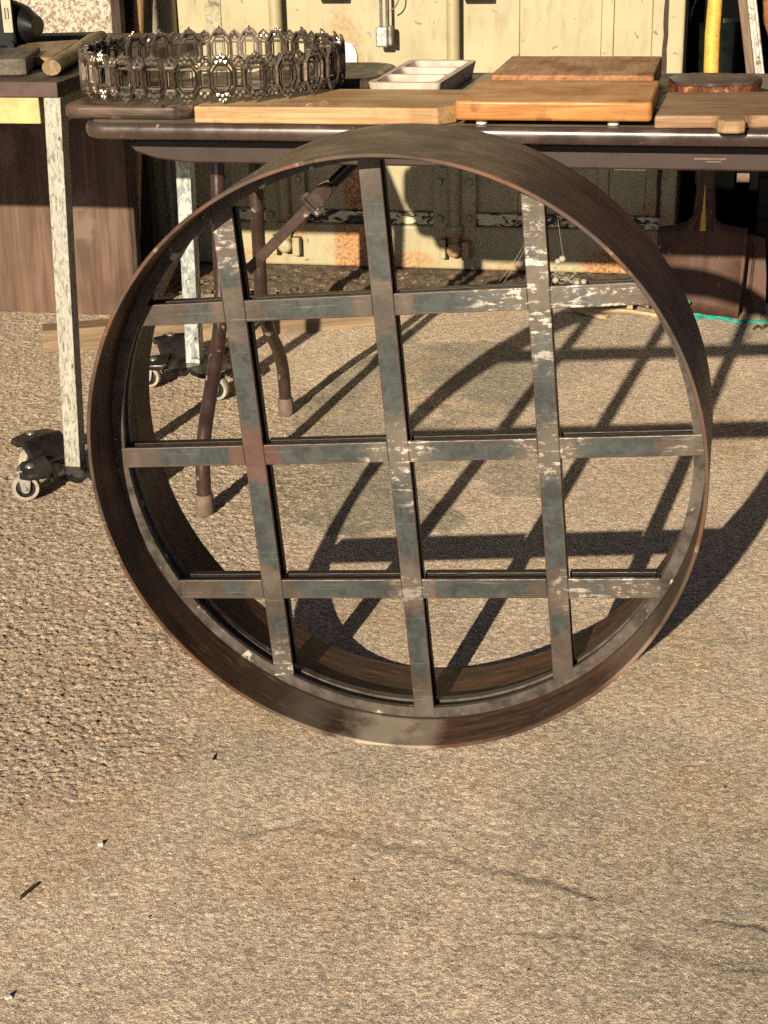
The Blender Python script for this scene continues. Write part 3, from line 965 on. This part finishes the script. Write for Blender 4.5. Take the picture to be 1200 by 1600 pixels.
for s in (1, -1):
    box(lnk, -.0105, .0105, -.0036, .0026, zc + s * .0175 - .0018, zc + s * .0175 + .0018)
    ball(lnk, (-.0058, -.002, zc + s * .0225), .0050, (1, .7, 1))
    ball(lnk, (.0058, -.002, zc + s * .0225), .0050, (1, .7, 1))
    ball(lnk, (0, -.002, zc + s * .0275), .0044, (.9, .7, 1.3))
    ball(lnk, (0, 0, zc + s * .0325), .0024, (.8, .8, 1.5))
    strip(lnk, [(-.012, zc + s * .0195), (-.008, zc + s * .0275), (0, zc + s * .0335), (.008, zc + s * .0275), (.012, zc + s * .0195)], .0030, .005, False)
for bq in (med, lnk):
    for v in bq.verts:
        v.co.z *= 1.05
protos = [link('medallion', med, M['crown'], crown), link('link_plate', lnk, M['crown'], crown)]
for k in range(NC):
    for h_, pr in enumerate(protos):
        a = 2 * math.pi * (k + .5 * h_) / NC + .06
        o = pr if k == 0 else pr.copy()
        if k:
            col.objects.link(o)
        o.location = (CR * math.cos(a), CR * math.sin(a), 0)
        o.rotation_euler = (R(rnd.uniform(-1.5, 1.5)), 0, a + math.pi / 2)

# ------------------------------------------------------------------ workbench on the left
wb = thing('workbench', 'yellow framed workbench with brown top and speckled white legs, left of the table', 'workbench', (-1.168, 2.68, 0))
SW = R(.9)
link('bench_top', B(-1.15, -.004, .004, .842, .7655, .790), M['cartslab'], wb, bevel=.002)
link('front_edging', B(-1.15, 0, -.003, .0035, .7635, .7895), M['cartedge'], wb, bevel=.0015)
link('side_edging', B(-.0035, .0, .004, .842, .7635, .7895), M['cartedge'], wb, bevel=.001)
link('front_rail', B(-1.11, -.041, .004, .030, .716, .763), M['yellow'], wb, bevel=.002)
link('side_rail', B(-.030, -.006, .042, .80, .716, .763), M['yellow'], wb, bevel=.002)
link('rear_rail', B(-1.11, -.041, .80, .826, .716, .763), M['yellow'], wb, bevel=.002)
def bench_leg(x, y, mat, wd, zb, lean=0.):
    bm = bmesh.new()
    t_ = .004
    for q in (box(bm, x - wd, x, y, y + t_, zb, .7625), box(bm, x - t_, x, y + t_ + .0002, y + wd, zb, .7625), box(bm, x - wd, x - wd + t_, y + t_ + .0002, y + wd, zb, .7625)):
        for v in q:
            v.co.x += lean * (v.co.z - .76)
    return link('leg', bm, mat, wb, bevel=.0012)
bench_leg(.002, 0.0, M['legpaint'], .0315, .060, .048)
bench_leg(.000, .690, M['galv'], .034, .060, .02)
bench_leg(-1.09, 0.0, M['legpaint'], .038, .072)
bench_leg(-1.09, .690, M['galv'], .034, .072)

# tri wheel movers under the legs
def mover(label, loc, rz):
    t = thing('caster_dolly', label, 'dolly', loc, (0, 0, rz), 'black three wheeled dollies under the workbench legs')
    bm = bmesh.new()                          # cup plate in the middle
    prism(bm, [(.052 * math.cos(R(a)), .052 * math.sin(R(a))) for a in range(0, 360, 20)], .054, .058)
    link('cup_plate', bm, M['black'], t, bevel=.001)
    for a in (213, 148, -25):
        Ma = Matrix.Rotation(R(a), 4, 'Z')
        L_ = {213: .090, 148: .150, -25: .115}[a]
        hi = {213: .068, 148: .088, -25: .072}[a]
        bm = bmesh.new()                      # bent arm
        prof_ = [(.030, .0585), (.050, .0585), (.066, .062), (L_ - .036, hi + .003), (L_ - .022, hi), (L_ + .010, hi - .002), (L_ + .024, hi - .005)]
        wds = [.050, .054, .053, .047, .050, .044, .020]
        rows = []
        for (x, z), wd in zip(prof_, wds):
            rows.append([bm.verts.new(Ma @ Vector((x, sy * wd, z + dz))) for sy, dz in ((-1, -.010), (-.92, 0), (-.3, .002), (.3, .002), (.92, 0), (1, -.010))])
        for q, s in zip(rows, rows[1:]):
            for k in range(5):
                bm.faces.new((q[k], q[k + 1], s[k + 1], s[k]))
        o = link('arm', bm, M['black'], t, smooth=True)
        sd = o.modifiers.new('solid', 'SOLIDIFY')
        sd.thickness = .003
        cpos = Ma @ Vector((L_, 0, 0))
        bm = bmesh.new()
        lathe(bm, [(.0001, hi + .006), (.007, hi + .005), (.010, hi + .001), (.010, hi - .004)], 14, 'Z', Matrix.Translation((cpos.x, cpos.y, 0)))
        link('rivet', bm, M['galvlock'], o, smooth=True)
        rr = .027
        wc = cpos + (Ma @ Vector((.012, 0, 0)))
        wang = {213: R(20), 148: R(70), -25: R(10)}[a]
        Mw = Matrix.Translation((wc.x, wc.y, rr + .002)) @ Matrix.Rotation(wang, 4, 'Z')
        bm = bmesh.new()
        for s in (-1, 1):
            pts_ = [(-.013, hi - rr - .006), (.015, hi - rr - .006), (.008, -.004), (.004, -.009), (-.004, -.009), (-.008, -.004)]
            prism(bm, pts_, s * .0135 - .001, s * .0135 + .001, Mw @ Matrix(((1, 0, 0, 0), (0, 0, 1, 0), (0, 1, 0, 0), (0, 0, 0, 1))))
        box(bm, -.013, .015, -.0145, .0145, hi - rr - .0062, hi - rr - .0040, Mw)
        fk = link('fork', bm, M['chrome'], t, bevel=.0008)
        bm = bmesh.new()
        lathe(bm, [(rr * .70, -.0100), (rr * .93, -.0100), (rr, -.006), (rr, .006), (rr * .93, .0100), (rr * .70, .0100)], 32, 'Y', Mw, closed=True)
        wl = link('wheel', bm, M['tyre'], t, smooth=True)
        bm = bmesh.new()
        lathe(bm, [(.004, -.0125), (.007, -.0125), (.008, -.0075), (rr * .66, -.006), (rr * .695, -.0098), (rr * .695, .0098), (rr * .66, .006), (.008, .0075), (.007, .0125), (.004, .0125)], 28, 'Y', Mw, closed=True)
        link('hub', bm, M['hub'], wl, smooth=True)
        bm = bmesh.new()
        lathe(bm, [(.0001, -.0185), (.004, -.018), (.0045, -.0147), (.0038, .0147), (.004, .018), (.0001, .0185)], 12, 'Y', Mw)
        link('axle_bolt', bm, M['galvlock'], fk, smooth=True)
    bm = bmesh.new()
    prism(bm, rrect(-.052, -.030, -.030, -.022, .003, 3), .0592, .0596)
    link('sticker', bm, M['yhandle'], t)
    return t
d1 = mover('black caster dolly under the speckled white front leg of the workbench', (-1.210, 2.690, .0), 0)
d1.location.z = gz(-1.29, 2.64)
d2 = copy_tree(d1)
d2['label'] = 'black caster dolly under the galvanised rear leg, seen through the steel hoop'
d2.location = (-1.200, 3.370, gz(-1.3, 3.36))
d2.rotation_euler = (0, 0, R(-20))

# things on the workbench
ZB = .7905
o = link('wood_block', B(-.16, 0, 0, .20, 0, .030), M['greywood'], bevel=.004)
o.location = (-1.262, 2.765, ZB)
o.rotation_euler = (0, 0, R(16))
tag(o, 'dark grey wood block at the left end of the workbench top', 'wood block')
pdl = thing('wooden_paddle', 'tan wooden paddle with a thick handle lying on the workbench top', 'paddle', (-1.205, 2.745, ZB), (0, 0, R(13)))
bm = bmesh.new()
tube(bm, [(0, 0, .016), (.006, .20, .016), (0, .47, .015), (0, .60, .013)], [.0175, .0175, .017, .014], 12, squash=.8)
link('handle', bm, M['paddle'], pdl, smooth=True)
bm = bmesh.new()
prism(bm, [(-.020, .13), (-.110, .17), (-.135, .30), (-.125, .42), (-.020, .46)], .002, .020)
link('blade', bm, M['paddle'], pdl, bevel=.005)
o = link('wood_offcut', B(-.10, .30, 0, .07, 0, .014), M['greywood'], bevel=.003)
o.location = (-1.64, 3.28, ZB)
o.rotation_euler = (0, 0, R(12))
tag(o, 'flat weathered offcut on the back of the workbench', 'wood offcut')
tl = thing('power_tool', 'black power tool with a pale switch plate on the workbench', 'power tool', (-1.478, 3.12, ZB), (0, 0, R(4)))
bm = bmesh.new()
rr_ = [(-.12, .0, .030, .035), (-.04, .0, .036, .044), (.01, 0, .040, .050), (.040, .0, .044, .046), (.066, 0, .042, .036), (.085, 0, .038, .020)]
rings = [[bm.verts.new((x, y + hw * math.cos(R(a)), z + .014 + hh * math.sin(R(a)))) for a in range(0, 360, 24)] for x, y, z, hh in rr_ for hw in [.038]]
for q, s in zip(rings, rings[1:]):
    for k in range(15):
        bm.faces.new((q[k], q[(k + 1) % 15], s[(k + 1) % 15], s[k]))
bm.faces.new(rings[0][::-1])
bm.faces.new(rings[-1])
link('housing', bm, M['tool'], tl, smooth=True)
link('base_plate', B(-.12, .060, -.045, .045, .0005, .008), M['tool'], tl, bevel=.003)
bm = bmesh.new()
box(bm, -.10, .055, -.052, -.040, .006, .16)
link('grip', bm, M['tool'], tl, bevel=.006)
sp = link('switch_plate', B(.033, .0530, -.0545, -.0523, .045, .120), M['label'], tl, bevel=.001)
bm = bmesh.new()
strip(bm, [(.0400, .072), (.0400, .092), (.0465, .092), (.0465, .072)], .0016, .0008)
for v in bm.verts:
    v.co.y -= .0551
link('switch_mark', bm, M['tool'], sp)
bm = bmesh.new()
tube(bm, [(.045, -.045, .022), (.045, -.060, .022)], .008, 12)
tube(bm, [(.07, -.035, .016), (.02, -.058, .016)], .005, 10)
link('knob', bm, M['tool'], tl, smooth=True)

# ------------------------------------------------------------------ right-hand side
tp = thing('shade_backdrop', 'black tarpaulin added for the deep shade right of the container', 'backdrop')  # near-black sheet added where there is only shade
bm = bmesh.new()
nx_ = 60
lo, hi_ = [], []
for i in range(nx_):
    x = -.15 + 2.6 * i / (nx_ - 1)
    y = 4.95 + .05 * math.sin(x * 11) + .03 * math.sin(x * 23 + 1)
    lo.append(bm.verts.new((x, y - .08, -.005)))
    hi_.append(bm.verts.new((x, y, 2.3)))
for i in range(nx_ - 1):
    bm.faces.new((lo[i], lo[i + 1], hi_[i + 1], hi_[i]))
o = link('sheet', bm, M['deep_shade'], tp, smooth=True)
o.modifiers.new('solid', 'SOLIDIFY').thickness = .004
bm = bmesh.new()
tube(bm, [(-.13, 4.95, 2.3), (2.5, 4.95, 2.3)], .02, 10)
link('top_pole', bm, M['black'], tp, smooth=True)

sh = thing('shovel', 'big rusty shovel with a yellow handle standing behind the table', 'shovel', (-.055, 4.16, 0), (R(-5), 0, 0))
bm = bmesh.new()
xs = [-.115 + .23 * i / 22 for i in range(23)]
rows = []
for j in range(9):
    s = j / 8
    row = []
    for x in xs:
        u = abs(x) / .115
        top = .235 + .060 * math.exp(-(u / .22) ** 2) + .012 * (1 - u)
        z = .002 + s * top
        y = .030 * u ** 2 * -1 + .02 * (1 - s) * 0 + .012 * math.exp(-(u / .12) ** 2) * -1 * s
        taper = 1 - .10 * (1 - s) ** 2
        row.append(bm.verts.new((x * taper, y, z)))
    rows.append(row)
for q, s in zip(rows, rows[1:]):
    for k in range(22):
        bm.faces.new((q[k], q[k + 1], s[k + 1], s[k]))
o = link('blade', bm, M['blade'], sh, smooth=True)
o.modifiers.new('solid', 'SOLIDIFY').thickness = .003
bm = bmesh.new()
lathe(bm, [(.0075, .228), (.0085, .232), (.0075, .25), (.0045, .285), (.002, .32), (.001, .345)], 14, 'Z', Matrix.Translation((0, -.024, 0)))
link('handle_tip', bm, M['yhandle'], sh, smooth=True)
bm = bmesh.new()
lathe(bm, [(.034, .225), (.030, .26), (.0245, .32), (.0225, .46), (.0215, .60), (.020, .602)], 18, 'Z', Matrix.Translation((.002, .016, 0)))
link('socket', bm, M['blade'], sh, smooth=True)
bm = bmesh.new()
tube(bm, [(.003, .012, .24), (.003, .018, .40), (-.002, .018, .62), (-.004, .018, .72), (.002, .02, .95), (.002, .02, 1.15)], [.017, .018, .019, .019, .0165, .018], 16)
link('handle', bm, M['yhandle'], sh, smooth=True)

pl_ = thing('rusty_plate', 'narrow rusty steel plate standing right of the shovel blade', 'steel plate', (.075, 4.20, 0), (R(-6), 0, R(-8)))
bm = bmesh.new()
prism(bm, [(-.055, 0), (.045, 0), (.040, .10), (.028, .20), (-.010, .21), (-.030, .20), (-.040, .10)], 0, .004, Matrix(((1, 0, 0, 0), (0, 0, 1, 0), (0, 1, 0, 0), (0, 0, 0, 1))))
link('plate', bm, M['blade'], pl_, bevel=.001)
bm = bmesh.new()
tube(bm, [(.0, -.003, .03), (.004, -.003, .18)], .004, 8)
link('rib', bm, M['blade'], pl_, smooth=True)

ct = thing('shade_filler', 'dark crate in deep shade below the right end of the table', 'filler', (.085, 4.30, 0))  # near-black box added to keep the shaded space under the table dark
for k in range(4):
    link('filler_slat', B(0, .50, 0, .012, .004 + k * .115, .110 + k * .115), M['filler'], ct, bevel=.002)
link('filler_body', B(.001, .499, .0125, .32, .002, .462), M['filler'], ct)
fr_ = thing('picture_frame', 'silvered wooden frame rail standing on the crate, right of the yellow handle', 'frame', (.091, 4.34, .4625), (R(-2), R(-10), 0))
link('moulding', B(-.012, .012, 0, .03, 0, .85), M['silver'], fr_, bevel=.004)
bm = bmesh.new()
tube(bm, [(0, -.001, 0), (0, -.001, .85)], .006, 8)
link('bead', bm, M['silver'], fr_, smooth=True)
link('raw_side', B(-.034, -.0125, .004, .045, 0, .85), M['tan'], fr_, bevel=.002)
o = thing('carved_chair_post', 'reddish brown curved wooden post at the far right edge', 'post', (.105, 4.42, .4625), (R(-2), R(-3), 0))
bm = bmesh.new()
tube(bm, [(.035, 0, 0), (.028, 0, .18), (.0, 0, .27), (-.005, 0, .38), (-.005, 0, .75)], .024, 12)
link('stile', bm, M['redwood'], o, smooth=True)
bm = bmesh.new()
tube(bm, [(.075, .02, 0), (.07, .02, .75)], .016, 8)
link('back_slat', bm, M['post'], o, smooth=True)

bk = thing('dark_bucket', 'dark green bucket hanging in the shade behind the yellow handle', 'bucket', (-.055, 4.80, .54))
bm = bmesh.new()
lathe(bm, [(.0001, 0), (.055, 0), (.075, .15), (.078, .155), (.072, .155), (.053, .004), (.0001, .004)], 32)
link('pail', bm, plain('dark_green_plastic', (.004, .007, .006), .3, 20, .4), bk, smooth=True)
bm = bmesh.new()
tube(bm, [(.076 * math.cos(R(a)), .01, .15 + .11 * math.sin(R(a))) for a in range(0, 181, 12)], .0025, 6)
link('bail', bm, M['galvlock'], bk, smooth=True)
bm = bmesh.new()
tube(bm, [(0, .01, .26), (0, .05, 1.7)], .002, 6)
link('hang_cord', bm, M['black'], bk)

# twine, stalks, leaf, plastic
bm = bmesh.new()
pts = [(.30, 4.06), (.2, 4.075), (.14, 4.09), (.09, 4.10), (.05, 4.095), (.02, 4.11), (-.005, 4.12), (-.02, 4.11), (-.04, 4.125), (-.055, 4.11), (-.07, 4.13), (-.085, 4.12), (-.10, 4.135), (-.098, 4.14), (-.085, 4.15)]
zs = [.006] * 6 + [.009, .006, .012, .006, .013, .006, .012, .028, .038]
tube(bm, bend([(x, y, z) for (x, y), z in zip(pts, zs)], .01, 3), .0042, 7)
tube(bm, bend([(-.10, 4.13, .008), (-.06, 4.118, .016), (-.03, 4.128, .008), (0, 4.108, .012), (.03, 4.118, .006)], .01, 3), .0038, 7)
tube(bm, bend([(-.105, 4.13, .012), (-.093, 4.126, .038), (-.078, 4.13, .046)], .01, 3), .0055, 7)
o = link('green_twine', bm, M['teal'], smooth=True)
tag(o, 'frayed teal green twine lying in front of the shovel blade', 'twine')
def stalk(pts, r, label, mat=M['straw']):
    bm = bmesh.new()
    tube(bm, bend(pts, .03, 4), r, 7, squash=.6)
    o = link('dry_stalk', bm, mat, smooth=True)
    return tag(o, label, 'dry stalk')
stalk([(-.40, 4.16, .045), (-.39, 4.145, .020), (-.345, 4.115, .008), (-.29, 4.09, .006)], [.006, .006] + [.009] * 20, 'split pale stalk with a knotted end in front of the container foot')
stalk([(-.33, 4.13, .010), (-.25, 4.14, .014), (-.17, 4.13, .008), (-.12, 4.10, .006)], .0095, 'long flat straw coloured stalk reaching toward the shovel blade')
stalk([(-.36, 4.22, .055), (-.28, 4.19, .036), (-.235, 4.165, .028)], .0045, 'thin dry stalk propped above the long flat one')
o = link('wood_chip', B(-.008, .008, -.008, .008, 0, .030), M['straw'], bevel=.002)
o.location = (-.235, 4.15, .012)
tag(o, 'small upright pale wood chip by the dry stalks', 'wood chip')
bm = bmesh.new()
vg = [[bm.verts.new((-.06 + .12 * i / 9, .06 * j / 5, .055 * (j / 5) + .018 * rnd.random() * (1 if 0 < i < 9 else .2))) for i in range(10)] for j in range(6)]
for j in range(5):
    for i in range(9):
        bm.faces.new((vg[j][i], vg[j][i + 1], vg[j + 1][i + 1], vg[j + 1][i]))
o = link('plastic_scrap', bm, M['plastic'], smooth=True)
o.modifiers.new('solid', 'SOLIDIFY').thickness = .002
o.location = (-.17, 4.27, .012)
tag(o, 'crumpled pale plastic scrap beside the container corner post', 'plastic scrap')
bm = bmesh.new()
cp = [(-.022, 0, .004), (-.010, .006, .012), (0, .003, .006), (.010, .007, .014), (.024, 0, .005)]
a_ = [bm.verts.new(p) for p in cp]
b_ = [bm.verts.new((p[0], p[1] - .016, p[2] - .003 + .003 * (i % 2))) for i, p in enumerate(cp)]
for i in range(4):
    bm.faces.new((a_[i], a_[i + 1], b_[i + 1], b_[i]))
o = link('dry_leaf', bm, M['leaf'])
o.modifiers.new('solid', 'SOLIDIFY').thickness = .001
o.location = (.108, 4.035, .004)
tag(o, 'curled brown leaf on the concrete below the twine', 'leaf')

# gravel at the container foot
bm = bmesh.new()
for _ in range(420):
    r = .003 + .009 * rnd.random() ** 2
    ball(bm, (rnd.uniform(-1.7, .0), 4.17 + .28 * rnd.random(), .010 + .010 * rnd.random()), r, (1, .8, .6), 1)
for v in bm.verts:
    v.co += Vector((rnd.uniform(-1, 1), rnd.uniform(-1, 1), rnd.uniform(-1, 1))) * .0012
o = link('loose_gravel', bm, M['soil'])
kind(o, 'stuff')
tag(o, 'loose gravel and crumbs in the dirt at the container foot', 'gravel')

# ------------------------------------------------------------------ the round window frame
RR, DEP, EF, TILT = .4083, .2298, .0795, .0781
HZ = max(gz(-.4082, 1.8523 + .023 * k) for k in range(11)) - .0035
hoop = thing('round_window_frame', 'big round dark steel hoop with a grid of glazing bars standing on the concrete', 'window frame', (-.4082, 1.8523, HZ), (0, -TILT, 0))
off = Matrix.Rotation(TILT, 4, 'Y') @ Vector((0, 0, RR))
def hp(name, bm, mat, parent=None, **k):
    o = link(name, bm, mat, parent or hoop, **k)
    if parent is None:
        o.location = off
    return o
TH = .0055
bm = bmesh.new()
pr = [(RR - TH, .0008), (RR - TH + .0008, 0), (RR - .0008, 0), (RR, .0008), (RR, DEP - .0008), (RR - .0008, DEP), (RR - TH + .0008, DEP), (RR - TH, DEP - .0008)]
lathe(bm, pr, 224, 'Y', closed=True)
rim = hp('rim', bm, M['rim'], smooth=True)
# welded flange ring
FI = RR - TH - .0155
BD = .040
bm = bmesh.new()
lathe(bm, [(RR - TH - .0001, EF + .0004), (FI, EF + .0004), (FI, EF + .0075), (FI + .006, EF + .0078), (FI + .006, EF + BD - .012), (FI + .003, EF + BD - .0115), (FI + .003, EF + BD), (RR - TH - .0001, EF + BD)], 224, 'Y', closed=True)
hp('flange_ring', bm, M['flange'], smooth=True)
BW = .0285
def t_bar(name, axis, c, a0, a1, mat, f0, f1):
    """tee section bar: flat front plate, narrower web and a rear lip"""
    def bx(bm, w_, y0, y1, mi, a0=a0, a1=a1):
        if axis == 0:
            box(bm, a0, a1, y0, y1, c - w_ / 2, c + w_ / 2, None, mi)
        else:
            box(bm, c - w_ / 2, c + w_ / 2, y0, y1, a0, a1, None, mi)
    bm = bmesh.new()
    bx(bm, BW, EF, EF + .0065, 0, f0, f1)
    o = hp(name, bm, mat, bevel=.0010, seg=2)
    bm = bmesh.new()
    bx(bm, BW - .013, EF + .0066, EF + BD - .0125, 0)
    bx(bm, BW - .005, EF + BD - .0124, EF + BD, 0)
    wbm = link('web', bm, M['web'], o, bevel=.0008)
    return o
for i in (-1, 0, 1):
    hl = math.sqrt((FI + .004) ** 2 - (i * G) ** 2) - .003
    hl2 = math.sqrt((RR - TH - .0015) ** 2 - (abs(i) * G + BW / 2) ** 2)
    t_bar('upright_bar', 2, i * G, -hl, hl, M['bar_v'], -hl2, hl2)
for j in (-1, 0, 1):
    hl = math.sqrt((FI + .004) ** 2 - (j * G) ** 2) - .003
    hl2 = math.sqrt((RR - TH - .0015) ** 2 - (abs(j) * G + BW / 2) ** 2)
    cuts = [-hl, -G, 0, G, hl]
    for k in range(4):
        a0 = cuts[k] + (BW / 2 + .0002 if k else 0)
        a1 = cuts[k + 1] - (BW / 2 + .0002 if k < 3 else 0)
        t_bar('cross_bar', 0, j * G, a0, a1, M['bar_h'], a0 if k else -hl2, a1 if k < 3 else hl2)
# cocoons and web in the top right joint
wx, wz = -.2235, .625
bm = bmesh.new()
for a, b in (((-.238, 1.937, .70), (-.275, 1.942, .642)), ((-.237, 1.938, .695), (-.270, 1.944, .640)), ((-.203, 1.95, .72), (-.195, 1.952, .672))):
    A, Bv = Vector(a), Vector(b)
    tube(bm, [A, (A + Bv) / 2 + Vector((0, 0, -.003)), Bv], .00022, 5)
for _ in range(26):
    p = Vector((-.207 + .03 * rnd.random() ** 1.5, 1.950 + .012 * rnd.random(), .641 + .022 * rnd.random() ** 2))
    tube(bm, [p, p + Vector((rnd.uniform(-.006, .006), rnd.uniform(-.004, .004), rnd.uniform(-.003, .005))), p + Vector((rnd.uniform(-.009, .009), rnd.uniform(-.004, .004), rnd.uniform(-.002, .004)))], .0005, 5)
o = link('spider_web', bm, M['silk'])
kind(o, 'stuff')
tag(o, 'dusty spider web in the top right joint of the steel grid', 'spider web')
grp = 'pale spider cocoons in the top right joint'
for (x, z, r), lb in zip(((-.2020, .668, .0042), (-.1965, .6715, .0046), (-.2045, .6440, .0044), (-.1775, .6415, .0042), (-.1690, .6430, .0040)),
                    ('left one of the two pale cocoons stuck highest on the upright bar', 'right one of the two pale cocoons stuck highest on the upright bar', 'pale cocoon in the corner where upright and cross bar meet', 'left one of the cocoon pair resting on the cross bar', 'right one of the cocoon pair resting on the cross bar')):
    bm = bmesh.new()
    ball(bm, (0, 0, 0), r, (1, 1, .95), 2)
    o = link('spider_cocoon', bm, M['silk'], smooth=True)
    o.location = (x, 1.950, z)
    tag(o, lb, 'cocoon', grp)

# ------------------------------------------------------------------ litter on the concrete
def chip(name, x, y, s, mat, label, cat, rz=0, lift=0.):
    bm = bmesh.new()
    q = box(bm, -s[0] / 2, s[0] / 2, -s[1] / 2, s[1] / 2, 0, s[2])
    for v in bm.verts:
        v.co += Vector((rnd.uniform(-1, 1) * s[0], rnd.uniform(-1, 1) * s[1], rnd.uniform(-.6, .6) * s[2])) * .16
    o = link(name, bm, mat, bevel=.0006)
    o.location = (x, y, gz(x, y) + lift)
    o.rotation_euler = (0, 0, rz)
    return tag(o, label, cat)
chip('twig', -.770, 1.445, (.004, .030, .003), M['darkchip'], 'short dark twig at the lower left of the concrete', 'twig', R(-18))
chip('pale_chip', -.720, 1.553, (.006, .004, .004), M['stone'], 'small white chip on the concrete above the twig', 'chip', .3)
chip('pale_chip', -.712, 1.262, (.006, .004, .004), M['stone'], 'small white chip at the bottom left corner', 'chip', 1.)
chip('twig', -.643, 1.779, (.0025, .014, .0025), M['darkchip'], 'tiny dark twig on the rough concrete left of the hoop foot', 'twig', .1)
chip('twig', -.62, 2.62, (.003, .026, .003), M['straw'], 'thin pale twig on the concrete seen through the middle pane of the grid', 'twig', R(-40))
bm = bmesh.new()
for _ in range(260):
    y = 1.1 + 3. * rnd.random()
    j = min(int(np.searchsorted(Yr, y)), NY - 1)
    x = xl[j] + (xr_[j] - xl[j]) * rnd.random()
    r = .0006 + .0009 * rnd.random() ** 3
    q = bmesh.ops.create_icosphere(bm, subdivisions=1, radius=r)
    z = gz(x, y)
    mi = 0 if rnd.random() < .8 else 1
    for v in q['verts']:
        v.co = Vector((v.co.x * 1.3 + x, v.co.y + y, v.co.z * .7 + z + r * .5))
        for f in v.link_faces:
            f.material_index = mi
o = link('grit', bm, [M['darkchip'], M['stone']])
kind(o, 'stuff')
tag(o, 'fine dark and pale grit scattered over the concrete', 'grit')
